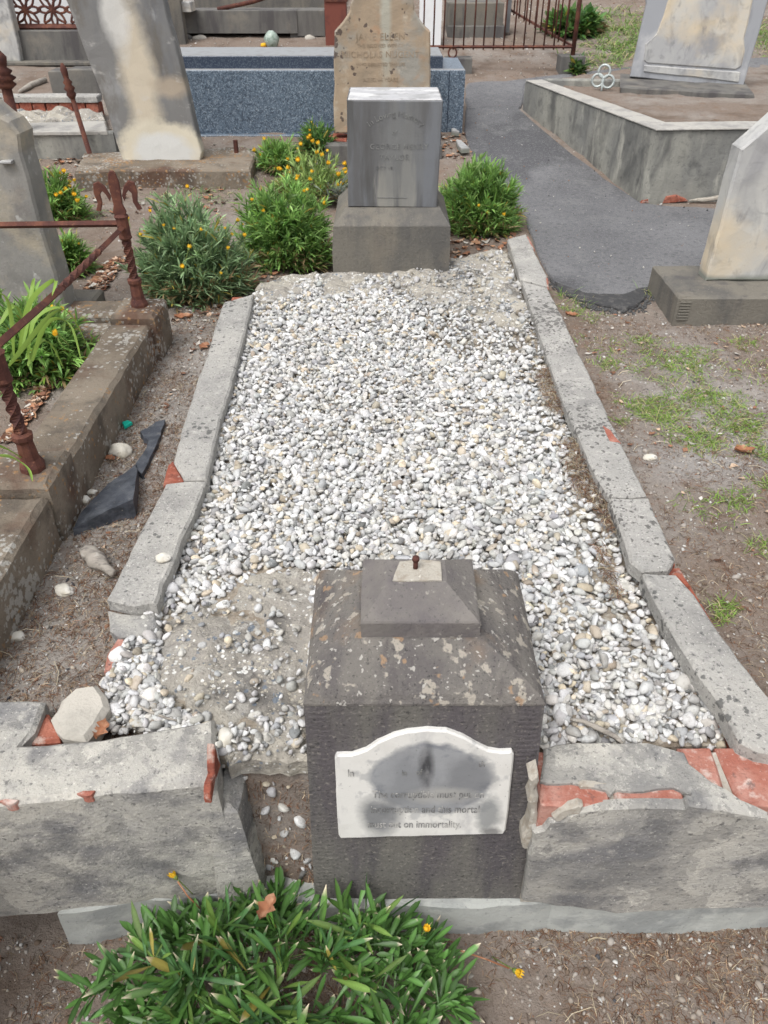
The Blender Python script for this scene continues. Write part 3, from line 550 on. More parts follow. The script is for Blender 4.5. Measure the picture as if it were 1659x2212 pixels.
# tooling margin on the front face: shallow horizontal furrows
mb = MB()
for sx0, sx1 in ((0, .034), (1, .034)):
    for k in range(44):
        t = .12+k*.0195; 
        if t > .97: break
        xl, xr = bl.x+(tl.x-bl.x)*t, br.x+(tr.x-br.x)*t
        a_ = xl+.005 if sx0 == 0 else xr-sx1-.005; b_ = a_+sx1
        vv_ = t*(Vector((0, .732-YF, zt_-.05)).length)
        q = [Vector((a_, 0, 0)), Vector((b_, 0, 0))]
        pts = [Fp.M @ Vector((a_, vv_, 0)), Fp.M @ Vector((b_, vv_, 0)), Fp.M @ Vector((b_, vv_+.004, .0004)), Fp.M @ Vector((a_, vv_+.004, .0004)), Fp.M @ Vector((b_, vv_+.008, 0)), Fp.M @ Vector((a_, vv_+.008, 0))]
        mb.add([p+Fp.w*.0004 for p in pts], [(0, 1, 2, 3), (3, 2, 4, 5)])
obj('tooled_margin', mb, M['bluestone'], fs, kind='stuff')
# =================================================================== grey headstone at the far end
YH = 3.146
hb = thing('headstone', 'square grey marble headstone on a sloping stone base, far end of the pebbles', 'headstone', (.03, 3.32, ZB))
a_, b_ = V(720, 597, YH), V(969, 599, YH); c_ = V(720, 487, YH); d_ = V(973, 487, YH)
YT = 3.225; e_, f_ = V(752, 447, YT), V(944, 449, YT)
zs, zm = (c_.z+d_.z)/2, (e_.z+f_.z)/2
mb = MB(); loft(mb, [ringat(a_.x, b_.x, YH, YH+.44, ZB-.03, 16), ringat(a_.x, b_.x, YH, YH+.44, zs-.1, 16), ringat(c_.x, d_.x, YH, YH+.44, zs-.004, 16), ringat(c_.x+.003, d_.x-.003, YH+.003, YH+.437, zs, 16), ringat(e_.x-.012, f_.x+.012, YT-.012, YT+.31, zm, 16)])
obj('base', mb, M['bluestone_grey'], hb)
Ft = Face((0, YT, 0)); tp_ = Ft.poly([(752, 447), (944, 449), (957, 218), (749, 216)])
tc_ = Ft.M @ Vector(((tp_[0][0]+tp_[1][0])/2, tp_[0][1], 0))
tb = obj('tablet', slab(MB(), tp_, .295, Ft.M, .04, .0008, .001, .004, 70), M['grey_marble'], hb, loc=tc_-origin(hb))
tt = [(tp_[0][0]+.002, YT+.004), (tp_[1][0]-.002, YT+.004), (tp_[1][0]-.004, YT+.29), (tp_[0][0]+.004, YT+.29)]
ztop = Ft.uv(850, 217)[1]
obj('tablet_top', slab(MB(), [(tp_[3][0]+.004, YT+.004), (tp_[2][0]-.004, YT+.004), (tp_[2][0]-.004, YT+.29), (tp_[3][0]+.004, YT+.29)], .004, HM(ztop+.0035), .03, .001, .002, .002, 71), M['pale_top'], tb)  # thin top plate, coloured much paler than the tablet under it
def th_(s, size, x, y, arc=None, m='letter_pale', F=Ft, par=None, sp=1.):
    a_, b_ = F.uv(x, y); text(s, size, F, a_, b_, M[m], par or tb, .0004, arc, spacing=sp)
th_('In Loving Memory', .030, 855, 252, .16); th_('of', .022, 852, 290)
th_('GEORGE HENRY', .028, 862, 322, sp=1.15); th_('TAYLOR', .028, 852, 345, sp=1.2); th_('OCT 18', .017, 830, 366, sp=1.2)
mb = MB(); q0, q1 = Ft.uv(815, 427), Ft.uv(880, 427); slab(mb, rect(q0[0], q0[1]-.001, q1[0], q1[1]+.001), .001, Ft.M @ HM(.0015), .05, 0, 0, .0002); obj('incised_rule', mb, M['letter_pale'], tb)
# =================================================================== big lichened kerb at left with iron fence
lk = thing('stone_kerb', 'long lichen spotted brown stone kerb with raised post blocks left of the grave', 'kerb', (-.85, 1.7, ZB))
XK0, XK1 = -.925, -.782
def kb(x0, y0, x1, y1, z, nm, s): obj(nm, box(MB(), x0, y0, .2, x1, y1, z, .035, .004, .003, .012, s, side=.003), M['lichen_kerb'], lk)
kb(XK0, 1.565, XK1, 2.37, .518, 'kerb_stone', 81); kb(XK0-.01, .25, XK1, 1.40, .518, 'kerb_stone', 82)
kb(XK0-.02, 1.405, XK1+.006, 1.56, .545, 'post_block', 83); kb(XK0+.01, 2.375, XK1+.018, 2.535, .545, 'post_block', 84)
kb(-1.9, 2.56, XK0+.0, 2.70, .47, 'kerb_stone', 85); kb(-1.42, 2.40, XK0+.005, 2.53, .455, 'kerb_stone', 86)
fe = thing('iron_fence', 'rusty low iron rail fence with twisted posts standing on the lichen spotted kerb', 'iron fence', (-.835, 1.95, .545))
PX, PY2, PY1 = -.833, 2.455, 1.475
def post(y, parent):
    mb = MB(); z = .545
    tube(mb, [(PX, y, z-.01), (PX, y, z+.012), (PX, y, z+.03), (PX, y, z+.05), (PX, y, z+.075), (PX, y, z+.085), (PX, y, z+.095), (PX, y, z+.10)], [.029, .03, .022, .021, .019, .024, .024, .016], 8, smooth=False)
    tube(mb, [(PX, y, z+.095+.008*k) for k in range(17)], .0155, 4, twist=55, smooth=False)
    tube(mb, [(PX, y, z+.225), (PX, y, z+.232), (PX, y, z+.24), (PX, y, z+.29), (PX, y, z+.298), (PX, y, z+.305)], [.016, .022, .02, .02, .024, .016], 8, smooth=False)
    return obj('post', mb, M['rust'], parent)
def finial(y, z, parent):
    mb = MB(); F = Face((PX, y-.005, z), yaw=R(8))
    K = 1.22
    slab(mb, [(K*a, K*b) for a, b in [(-.012, 0), (.012, 0), (.017, .012), (.011, .03), (.013, .06), (.013, .085), (.009, .104), (.004, .111), (-.004, .111), (-.009, .104), (-.013, .085), (-.013, .06), (-.011, .03), (-.017, .012)]], .011, F.M @ HM(.006), .5, 0, 0, .002)
    for s in (-1, 1):
        pts = [(.012, .03), (.020, .048), (.032, .058), (.044, .054), (.047, .036), (.043, .018), (.050, .004), (.040, .002), (.033, .018), (.034, .034), (.028, .040), (.022, .034), (.016, .02)]
        slab(mb, [(s*a*1.15*K, (b*1.3+.012)*K) for a, b in pts], .008, F.M @ HM(.004), .5, 0, 0, .002)
    return obj('fleur_finial', mb, M['rust'], parent)
p2 = post(PY2, fe); finial(PY2, .545+.298, p2); post(PY1, fe)
mb = MB(); zr = .545+.265
tube(mb, [(PX, PY2, zr), (PX, 2.30, zr+.004), (PX, 2.2, zr+.007)], .0095, 4, ph=.78, smooth=False)
tube(mb, [(PX, 2.2-.015*k, zr+.007+.0005*k) for k in range(22)], .0105, 4, twist=75, smooth=False)
tube(mb, [(PX, 1.885, zr+.016), (PX, PY1, zr+.04), (PX, 1.0, zr+.05)], .0105, 4, ph=.78, smooth=False)
obj('rail', mb, M['rust'], fe)
mb = MB(); tube(mb, [(PX, PY2, zr+.01), (-1.6, PY2, zr+.0)], .0105, 4, ph=.78, smooth=False); obj('rail', mb, M['rust'], fe)
# grey leaning headstone at the left edge
Yl = 2.62
Fl = Face((-1.3, Yl, .44), yaw=R(-4))
ol = Fl.poly([(152, 705), (136, 650), (120, 590), (98, 520), (76, 445), (60, 380), (46, 330), (40, 290), (20, 262), (0, 252), (-60, 200), (-200, 190), (-230, 705)])
so_ = thing('headstone', 'tall weathered grey headstone leaning at the left edge behind the rusty rail', 'headstone', (-1.4, Yl+.05, .40))
obj('stone', slab(MB(), ol, .10, Fl.M, .05, .003, .003, .008, 90), mat('grey_stone', (.25, .24, .222), [n_((.18, .175, .165), 3, .45, .6), n_((.38, .33, .25), 4, .52, .66, a=.8), n_((.17, .15, .14), 5, .58, .68, a=.9), n_((.48, .48, .46), 22, .6, .7, a=.6), n_((.1, .1, .1), 120, .62, .72, a=.5)], bump=((14, .003), (120, .0015))), so_)
nb = Fl.poly([(4, 345), (30, 345), (30, 352), (4, 352)])
obj('ledge', slab(MB(), nb, .03, Fl.M @ HM(.02), .05, 0, .001, .003, 91), M['white_marble'], so_)
obj('base', box(MB(), -1.95, 2.56, .33, -1.10, 2.86, .452, .05, .003, .003, .01, 92), M['bluestone_grey'], so_)
# =================================================================== leaning marble stone, back left
B = T(360, 398)
mk = thing('headstone', 'tall stained pale marble headstone leaning left on a stone plinth behind the yellow flowers', 'headstone', (B.x, B.y+.1, B.z))
Fm = Face((0, B.y+.02, 0)); q = Fm.uv(263, 397); q2 = Fm.uv(470, 366)
obj('step', box(MB(), q[0], B.y+.02, B.z-.05, q2[0]+.01, B.y+.2, q2[1]-.0, .05, .002, .002, .006, 100), M['bluestone_grey'], mk)
z1 = q2[1]+.02
obj('plinth', slab(MB(), HP([(160, 372), (262, 366), (470, 367), (540, 366), (552, 335), (530, 316), (420, 322), (180, 330)], z1), .14, HM(z1), .05, .004, .006, .01, 101), M['lichen_kerb'], mk)
Fm = Face((0, B.y+.16, 0)); q = Fm.uv(265, 356)
o2 = Fm.poly([(268, 356), (432, 350), (436, 330), (418, 260), (402, 190), (380, 100), (362, 40), (350, -20), (345, -60), (90, -60), (143, 0), (165, 60), (190, 130), (218, 200), (238, 262), (252, 310)])
cc = Vector(((Fm.uv(350, 352)[0]), B.y+.16, q[1]))
obj('stone', slab(MB(), o2, .09, Fm.M, .06, .002, .002, .006, 102), M['weathered_marble'], mk, loc=cc-origin(mk))
mb = MB(); s1 = G(511, 330, z1); tube(mb, [s1-Vector((0, 0, .02)), s1+Vector((0, 0, .07))], .014, 6, smooth=False); obj('iron_stub', mb, M['rust'], mk)
# =================================================================== sandstone headstone
B = T(800, 346)
sb = thing('headstone', 'brown sandstone headstone with shaped top in front of the blue granite tomb', 'headstone', (0, B.y+.15, B.z))
Fs = Face((0, B.y, 0)); q0 = Fs.uv(702, 345); q1 = Fs.uv(955, 312)
obj('base', box(MB(), q0[0], B.y, B.z-.06, q1[0], B.y+.32, q1[1], .05, .003, .003, .01, 110), M['dark_stone'], sb)
Fs = Face((0, B.y+.13, 0)); zb = Fs.uv(730, 290)[1]
half = [(931, 288), (930, 68), (922, 60), (914, 52), (905, 40), (900, 30), (896, 22), (895, 8), (888, -12), (870, -40), (840, -58), (825, -62)]
o3 = Fs.poly(half+[(827-(x-825), y) for x, y in half[::-1]][1:]); o3 = [(a, max(b, q1[1]-.0)) for a, b in o3]
stn = obj('stone', slab(MB(), o3, .11, Fs.M, .05, .003, .005, .008, 111), M['sandstone'], sb, loc=Vector((0, B.y+.13, q1[1]))-origin(sb))
# plaque of red render on the base
obj('brick', slab(MB(), HP([(703, 300), (722, 287), (752, 290), (748, 305)], q1[1]+.004), .012, HM(q1[1]+.006), .04, .001, .003, .002, 112), M['brick'], sb)
th_('JANE ELLEN', .05, 822, 86, m='letter_sand', F=Fs, par=stn, sp=1.1); th_('THE BELOVED WIFE OF', .026, 822, 102, m='letter_sand', F=Fs, par=stn)
th_('NICHOLAS NUGENT', .045, 822, 124, m='letter_sand', F=Fs, par=stn, sp=1.1); th_('AGED 44 YEARS', .03, 822, 176, m='letter_sand', F=Fs, par=stn)
th_('WHO DEPARTED THIS LIFE', .024, 822, 142, m='letter_sand', F=Fs, par=stn)
# =================================================================== granite tomb
B = T(950, 289); Yg = B.y; Fg = Face((0, Yg, 0))
gt = thing('granite_tomb', 'long polished blue grey granite tomb behind the sandstone headstone', 'tomb', (-.4, Yg+.25, B.z))
x1 = Fg.uv(1003, 200)[0]; x0 = -1.62; zt1 = Fg.uv(700, 152)[1]; zb1 = Fg.uv(700, 289)[1]
obj('body', box(MB(), x0, Yg, zb1, x1, Yg+.62, zt1, .3, 0, 0, .004, 120), M['granite'], gt)
Fg2 = Face((0, Yg+.06, 0)); xa = Fg2.uv(957, 130)[0]; za = Fg2.uv(700, 121)[1]
obj('ledger', box(MB(), x0+.03, Yg+.06, zt1-.005, xa, Yg+.50, za, .3, 0, 0, .004, 121), M['granite_dark'], gt)
obj('ledger_top', box(MB(), x0+.036, Yg+.066, za-.002, xa-.006, Yg+.494, za+.004, .3, 0, 0, .002, 122), M['granite_top'], gt)
obj('top_edge', box(MB(), x0+.004, Yg+.004, zt1-.002, x1-.004, Yg+.058, zt1+.003, .3, 0, 0, .002, 123), M['granite_top'], gt)
Fg3 = Face((0, Yg-.05, 0)); zc = Fg3.uv(600, 292)[1]
obj('plinth', box(MB(), x0-.03, Yg-.05, B.z-.1, x1-.43, Yg-.002, zc, .3, 0, 0, .003, 124), M['granite'], gt)
mb = MB(); box(mb, Fg.uv(931, 200)[0]+.11, Yg-.0025, zb1, Fg.uv(931, 200)[0]+.116, Yg-.0, zt1-.004, .5, 0, 0, .0005); obj('joint', mb, M['granite_dark'], gt)
for k, pts in enumerate([[(975, 285), (986, 290), (990, 300), (975, 296)], [(984, 312), (996, 314), (1013, 340), (996, 342), (988, 330)]]):
    p = [T(*a_) for a_ in pts]; z_ = p[0].z+.03
    solo('marble_chip', ['small white broken marble chip at the right foot of the granite tomb', 'flat white broken marble shard lying on the path edge behind the headstone'][k], 'marble shard', slab(MB(), [tuple(a.xy) for a in p], .03, HM(z_), .04, .003, .004, .004, 130+k), M['white_marble'], p[0])
# =================================================================== right hand plot
rp = thing('plot_wall', 'grey rendered wall around the raised burial plot right of the asphalt path', 'plot wall', (1.41, 4.29, ZB))
ZP = .747
def pw(pts, nm, s, z=ZP): obj(nm, slab(MB(), HP(pts, z), .42, HM(z), .06, .002, .003, .008, s, side=.003), M['wall_render'], rp)
LW = [(1135, 174), (1419, 281), (1700, 277), (1900, 274), (1900, 254), (1700, 261), (1438, 264), (1170, 172)]
pw(LW, 'wall', 140)
obj('coping', slab(MB(), HP([(1136, 173.5), (1419, 280.3), (1700, 276.3), (1900, 273), (1900, 255), (1700, 261.5), (1437, 264.5), (1171, 172.3)], ZP+.004), .006, HM(ZP+.006), .05, .002, .002, .002, 142), M['wall_top'], rp)
pw([(1172, 171), (1350, 174), (1350, 170), (1176, 168)], 'back_wall', 144, ZP-.01)
Fw = Face((0, 4.283, 0))
obj('brick', slab(MB(), Fw.poly([(1432, 440), (1440, 425), (1462, 422), (1482, 428), (1486, 436)]), .02, Fw.M @ HM(-.0), .05, .001, .004, .004, 145), M['brick'], rp)
obj('brick', slab(MB(), Fw.poly([(1384, 441), (1388, 432), (1400, 430), (1402, 438)]), .02, Fw.M, .05, .001, .003, .004, 146), M['brick'], rp)
obj('render_flake', slab(MB(), Fw.poly([(1490, 432), (1510, 428), (1560, 422), (1556, 430), (1520, 436)]), .02, Fw.M @ HM(.01), .05, .002, .004, .004, 147), M['mortar'], rp)
soilp = HP([(1180, 172), (1436, 262), (1900, 256), (1900, 120), (1340, 150)], .70)
struct('plot_soil', slab(MB(), soilp, .2, HM(.70), .06, .008, .01, .01, 148), M['dirt'])
P = G(1340, 201, .70); P2 = G(1619, 216, .69); yw = math.atan2(P2.y-P.y, P2.x-P.x)
bm_ = thing('headstone', 'large white marble tablet in grey frame on the walled plot', 'headstone', (P+P2)/2)
Fb = Face(P, yaw=yw)
bx_ = Fb.poly([(1340, 206), (1632, 224), (1629, 203), (1339, 187)])
obj('base', slab(MB(), bx_, .62, Fb.M, .08, .002, .002, .008, 150), M['dark_stone'], bm_)
Fb = Face(P-Fb.w*.40, yaw=yw, lean=R(1.5))
fm = Fb.poly([(1361, 166), (1604, 192), (1622, 130), (1640, 70), (1662, -10), (1675, -60), (1385, -60), (1396, 10), (1380, 80)])
fr_ = obj('frame', slab(MB(), fm, .13, Fb.M, .08, .001, .001, .006, 151), mat('frame_marble', (.30, .31, .33), [n_((.42, .42, .43), 4, .5, .62), n_((.2, .2, .21), 6, .55, .68, a=.6, st=(2, 2, .5))], bump=((60, .001),), rough=.7), bm_)
pn = Fb.poly([(1390, 130), (1398, 137), (1588, 151), (1602, 143), (1609, 110), (1607, 84), (1616, 50), (1628, -10), (1638, -60), (1462, -60), (1443, 0), (1433, 34), (1418, 72), (1394, 95)])
obj('panel', slab(MB(), pn, .03, Fb.M @ HM(.008), .08, .0004, .0004, .008, 152), M['white_marble'], fr_)
ft_ = Fb.poly([(1392, 140), (1600, 155), (1596, 178), (1390, 155)])
obj('foot_band', slab(MB(), ft_, .03, Fb.M @ HM(.008), .08, .001, .004, .006, 153), M['white_marble'], fr_)
# trefoil ornament
P = G(1299, 196, .70); Ft2 = Face(P, yaw=R(-15), lean=R(10))
tf = MB()
for cx_, cy_ in ((-.035, .06), (.035, .055), (0, .115)):
    pts = [Ft2.M @ Vector((cx_+.038*math.cos(a), cy_+.038*math.sin(a), 0)) for a in [k*math.pi/8 for k in range(17)]]; tube(tf, pts, .009, 6, caps=False)
tube(tf, [Ft2.M @ Vector((0, -.02, 0)), Ft2.M @ Vector((0, .06, 0))], .008, 6)
solo('trefoil_ornament', 'small grey metal trefoil grave marker standing inside the corner of the plot wall', 'grave ornament', tf, M['tin'], P)
# =================================================================== white marble stone at the right edge
rm = thing('headstone', 'pale veined marble headstone with cut corner on a brown stone base at the right edge', 'headstone', (1.6, 2.85, ZB))
obj('base', box(MB(), 1.09, 2.68, .3, 2.15, 3.02, .487, .05, .003, .002, .007, 160, side=.001), M['bluestone_grey'], rm)
mb = MB()
for k in range(7): box(mb, 1.10, 2.676, .40+k*.011, 1.14, 2.681, .405+k*.011, .1, 0, 0, .001)
obj('tooled_margin', mb, M['bluestone_grey'], rm, kind='stuff')
Fz = Face((0, 2.843, 0))
obj('stone', slab(MB(), [(1.244, .487), (1.95, .487), (1.95, .956), (1.80, 1.12), (1.40, 1.12), (1.244, .956)], .085, Fz.M, .05, .002, .002, .008, 161), M['white_marble'], rm, loc=Vector((1.6, 2.85, .487))-origin(rm))
# =================================================================== back rows
def fbox(x0, x1, yb, yt, Yp, depth, m, nm, parent, seed=0, jag=.003, amp=.002, zb=None):
    F = Face((0, Yp, 0)); a_, b_ = F.uv(x0, yb), F.uv(x1, yt)
    if zb is None: zb = a_[1]
    return obj(nm, box(MB(), a_[0], Yp, zb, b_[0], Yp+depth, b_[1], .12, amp, jag, .006, seed), m, parent)
# far concrete kerb with iron bits on it
B = T(540, 82)
c = thing('grave_wall', 'long dark concrete grave wall with a gap under it behind the granite tomb', 'grave wall', (B.x, B.y, B.z))
fbox(386, 640, 72, 22, B.y, .3, M['dark_stone'], 'beam', c, 200); fbox(643, 700, 78, 22, B.y+.01, .3, M['dark_stone'], 'beam', c, 201)
fbox(386, 396, 92, 72, B.y+.03, .25, M['dark_stone'], 'pier', c, 203, zb=B.z-.1); fbox(628, 664, 92, 70, B.y+.03, .25, M['dark_stone'], 'pier', c, 204, zb=B.z-.1)
F = Face((0, B.y-.01, 0)); mb = MB()
for k, (x, y, r) in enumerate([(398, 82, 20), (432, 84, 18), (670, 84, 12)]):
    p = F.M @ Vector((*F.uv(x, y), 0)); solo('rubble_stone', ['rounded dark rubble stone tucked under the left end of the far grave wall', 'flat pale edged rubble stone right of the dark rubble stone under the far wall', 'small pale rubble stone at the right end of the far wall'][k], 'stone', blob(MB(), p, (r*.0040, .06, .03), 205+k), M['dark_stone'] if k == 0 else M['render_cream'], p)
mb = MB(); F = Face((0, B.y+.05, 0)); pts = [(470, 20), (500, 14), (545, 4), (600, -14)]; tube(mb, [F.M @ Vector((*F.uv(*p), 0)) for p in pts], .018, 6)
solo('iron_bar', 'bent rusty iron bar lying on top of the far dark grave wall', 'iron bar', mb, M['rust'], F.M @ Vector((*F.uv(500, 20), 0)))
fbox2 = []
w_ = thing('grave_wall', 'low grey stone ledge with rusty debris at the top edge behind the far grave wall', 'ledge', (B.x, B.y+.9, rise(B.y+.9)))
fbox(380, 700, 18, -12, B.y+.85, .3, M['bluestone_grey'], 'ledge', w_, 208)
p_ = thing('stone_post', 'thin upright grey stone slab behind the leaning marble stone', 'stone post', V(374, 100, B.y-.2))
fbox(362, 384, 112, -30, B.y-.25, .12, M['bluestone_grey'], 'slab', p_, 209); fbox(378, 410, 26, 4, B.y-.2, .2, M['white_marble'], 'corner_stone', p_, 210)
B2 = T(725, 99)
rb = thing('iron_post', 'broad rust red iron gate post left of the sandstone headstone', 'iron post', B2)
fbox(704, 746, 99, -40, B2.y, .18, M['red_metal'], 'shaft', rb, 211, .001, .001); fbox(700, 750, 4, -3, B2.y-.01, .2, M['rust'], 'band', rb, 212)
B2 = T(940, 104)
rb = thing('marble_post', 'white painted square post standing behind the rusty picket fence', 'post', B2)
fbox(905, 957, 106, -40, B2.y+.03, .16, M['white_paint'], 'shaft', rb, 213, .001, .001)
mb = MB(); F = Face((0, B2.y, 0)); 
B3 = T(1030, 82)
rb = thing('stone_block', 'dark grey stone grave block behind the rusty pickets', 'stone block', B3)
fbox(966, 1094, 84, 56, B3.y, .5, M['dark_stone'], 'base', rb, 214); fbox(966, 1090, 57, 6, B3.y+.04, .45, M['bluestone_grey'], 'block', rb, 215); fbox(1092, 1108, 70, -20, B3.y+.1, .1, M['grey_marble'], 'slab', rb, 216)
# rusty picket fence
B4 = T(990, 160); F = Face((0, B4.y, 0)); zr_ = F.uv(1000, 103)[1]; xl, xr_ = F.uv(915, 103)[0], F.uv(1243, 101)[0]
pf = thing('picket_fence', 'rusty iron picket fence on concrete stubs beyond the asphalt path', 'picket fence', (xr_-.6, B4.y+.05, B4.z))
Yf = B4.y+.06
mb = MB(); tube(mb, [(xl, Yf, zr_), (xr_, Yf, zr_)], .011, 4, ph=.78, smooth=False); obj('rail', mb, M['rust'], pf)
zt2 = zr_+.56
mb = MB(); tube(mb, [(xl, Yf, zt2), (xr_, Yf, zt2)], .011, 4, ph=.78, smooth=False); obj('rail', mb, M['rust'], pf)
n = 15
pk = MB(); tube(pk, [(0, 0, -.02), (0, 0, .62)], .0062, 6); tube(pk, [(0, 0, .60), (0, 0, .64), (0, 0, .68), (0, 0, .74)], [.008, .022, .02, .002], 6)
pkm = None
for k in range(n+1+11):
    if k <= n: x, y, z = xl+(xr_-xl)*k/n, Yf, zr_
    else: x, y, z = xr_-.02-.03*(k-n), Yf+.12*(k-n), zr_+.014*(k-n)
    if pkm is None: o = obj('picket', pk, M['rust'], pf); pkm = o
    else: o = pkm.copy(); link(o)
    o.parent = pf; o.location = Vector((x, y, z))-origin(pf)
    if pkm is o: 
        for v in o.data.vertices: v.co += Vector(origin(pf))
mb = MB(); tube(mb, [(xr_, Yf, zr_), (xr_-.35, Yf+1.4, zr_+.16)], .011, 4, smooth=False); obj('rail', mb, M['rust'], pf)
mb = MB(); tube(mb, [(xr_, Yf, zt2), (xr_-.35, Yf+1.4, zt2+.16)], .011, 4, smooth=False); obj('rail', mb, M['rust'], pf)
mb = MB(); tube(mb, [(xr_, Yf, zr_-.12), (xr_, Yf, zt2+.15)], .018, 6); obj('corner_post', mb, M['rust'], pf)
mb = MB(); tube(mb, [(F.uv(980, 90)[0]+.032*math.cos(a), Yf, F.uv(980, 116)[1]+.035*math.sin(a)) for a in [k*math.pi/8 for k in range(17)]], .007, 6, caps=False); obj('iron_ring', mb, M['rust'], pf)
for k, (x0_, x1_, yb, yt) in enumerate([(960, 1021, 178, 126), (1207, 1266, 166, 121)]):
    o = fbox(x0_, x1_, yb, yt, B4.y, .16, M['dark_stone'], 'concrete_stub', pf, 220+k)
# glass ornament and flower beyond the tomb
P = T(588, 104)
mb = MB(); tube(mb, [P, P+Vector((0, 0, .02)), P+Vector((0, 0, .07)), P+Vector((0, 0, .11)), P+Vector((0, 0, .13))], [.03, .05, .07, .045, .02], 10)
solo('glass_ornament', 'small pale green glass ornament standing on the dirt behind the granite tomb', 'ornament', mb, M['glass'], P)
P = T(570, 104); solo('plastic_flower', 'small orange flower lying beside the pale green glass ornament', 'flower', blob(MB(), P+Vector((0, 0, .02)), (.03, .02, .02), 3), M['petal'], P)
# left back corner
B5 = T(120, 135)
lb = thing('grave_wall', 'dark stone grave wall carrying a rusty iron lattice panel at upper left', 'grave wall', B5)
fbox(40, 330, 134, 66, B5.y, .25, M['dark_stone'], 'wall', lb, 230); fbox(0, 330, 141, 134, B5.y-.12, .4, M['bluestone_grey'], 'ledge', lb, 231)
wl = thing('headstone', 'broad white marble stone at the top left corner seen past the lattice', 'headstone', (B5.x, B5.y+.5, B5.z))
fbox(40, 150, 60, -40, B5.y+.5, .1, M['white_paint'], 'stone', wl, 232)
wl = thing('headstone', 'pale leaning marble slab at the top left edge left of the lattice panel', 'headstone', (B5.x-.5, B5.y-.1, B5.z))
F = Face((0, B5.y-.06, 0)); obj('stone', slab(MB(), F.poly([(46, 134), (40, 100), (25, 40), (8, -40), (-60, -40), (-60, 136)]), .1, F.M, .1, .002, .002, .008, 233), M['white_marble'], wl)
ll = thing('iron_lattice', 'rusty iron lattice panel of petal loops on the dark stone wall at upper left', 'iron lattice', (B5.x, B5.y+.08, B5.z+.3))
F = Face((0, B5.y+.1, 0)); z0 = F.uv(100, 66)[1]
mb = MB(); tube(mb, [(F.uv(25, 60)[0], B5.y+.1, z0+.02), (F.uv(330, 60)[0], B5.y+.1, z0+.02)], .028, 4, ph=.78, smooth=False); obj('rail', mb, M['rust'], ll)
cell = F.uv(112, 10)[0]-F.uv(52, 10)[0]
for k in range(5):
    xc = F.uv(52, 10)[0]+k*cell*.98
    for j in range(2):
        zc_ = z0+.03+cell*.5+j*cell
        for q in range(8):
            a = q*math.pi/4; mb = MB()
            for sg in (-1, 1):
                pts = []
                for t in range(9):
                    u = t/8; r = cell*.56*u; off = sg*cell*.10*math.sin(math.pi*u)
                    pts.append((xc+r*math.cos(a)-off*math.sin(a), B5.y+.1, zc_+r*math.sin(a)+off*math.cos(a)))
                tube(mb, pts, .0095, 5, caps=False)
            obj('scroll', mb, M['rust'], ll)
# low grave behind the iron spikes
B6 = T(140, 345)
lg = thing('grave_kerb', 'low grave with white topped wall, red bricks and rubble behind the iron spikes at left', 'grave kerb', (B6.x, B6.y+.3, B6.z))
fbox(-60, 244, 350, 286, B6.y, .06, M['wall_render'], 'front_wall', lg, 240)
F = Face((0, B6.y, 0)); zz = F.uv(100, 285)[1]
obj('coping', slab(MB(), HP([(-60, 286), (232, 284), (226, 262), (190, 262), (-60, 270)], zz+.003), .02, HM(zz+.005), .05, .002, .004, .004, 241), M['wall_top'], lg)
obj('rubble_fill', slab(MB(), HP([(-60, 268), (228, 262), (216, 228), (-60, 246)], zz-.005), .08, HM(zz), .04, .03, .01, .01, 242), M['aggregate'], lg)
F = Face((0, G(100, 240, zz).y, 0)); a_, b_ = F.uv(-40, 246), F.uv(212, 224); nbk = 9
for k in range(nbk):
    w_b = (b_[0]-a_[0])/nbk; obj('brick', box(MB(), a_[0]+k*w_b+.004, F.O.y, a_[1]-.02, a_[0]+(k+1)*w_b-.004, F.O.y+.1, b_[1]+.006-.003*(k % 3), .06, .002, .003, .005, 250+k), M['brick'], lg)
obj('kerb_stone', box(MB(), a_[0], F.O.y-.01, b_[1]+.008, b_[0], F.O.y+.11, b_[1]+.045, .1, .002, .004, .006, 243), M['kerb_concrete'], lg)
P = T(120, 200)
for k, (x0_, x1_) in enumerate([(116, 143), (158, 216)]):
    t_ = thing('stone_block', ['small dark upright stone block left of the gap, behind the thin iron spike', 'wider dark upright stone block right of the gap, behind the thin iron spike'][k], 'stone block', T((x0_+x1_)/2, 205))
    fbox(x0_, x1_, 209, 150+4*(1-k), t_.location.y, .18, M['dark_stone'], 'block', t_, 244+k)
mb = MB(); pts = [T(44, 204), T(70, 190), T(100, 178)]; tube(mb, [p+Vector((0, 0, .02)) for p in pts], [.012, .022, .018], 7)
solo('dead_branch', 'grey dead branch lying on bare dirt at upper left', 'branch', mb, M['dead_wood'], pts[1])
# iron spikes
def spike(x0, y0, x1, y1, r, label, zb=0):
    B = T(x1, y1) if not zb else G(x1, y1, zb)
    F = Face((0, B.y, 0)); top_ = F.M @ Vector((*F.uv(x0, y0), 0)); d = top_-B; L = d.length
    t_ = thing('iron_post', label, 'iron post', B)
    P = lambda t: B+d*t
    mb = MB(); tube(mb, [P(0), P(.04), P(.05), P(.72)], [r*1.7, r*1.5, r, r*.9], 8); obj('shaft', mb, M['rust'], t_)
    mb = MB(); tube(mb, [P(.66), P(.70), P(.73), P(.76), P(.79), P(.82), P(.85), P(.88), P(.94), P(1)], [r, r*1.9, r*1.3, r*2.1, r*1.2, r*1.7, r*.9, r*1.1, r*1.3, r*.4], 8); obj('turned_finial', mb, M['rust'], t_)
    return t_
spike(133, 136, 200, 352, .016, 'thin rusty iron spike with turned finial standing in front of the low brick grave')
spike(-6, 108, 50, 342, .034, 'thick rusty iron post leaning at the left edge above the dry leaves')
spike(-20, 190, 22, 290, .02, 'short rusty iron post half hidden behind the thick leaning one')
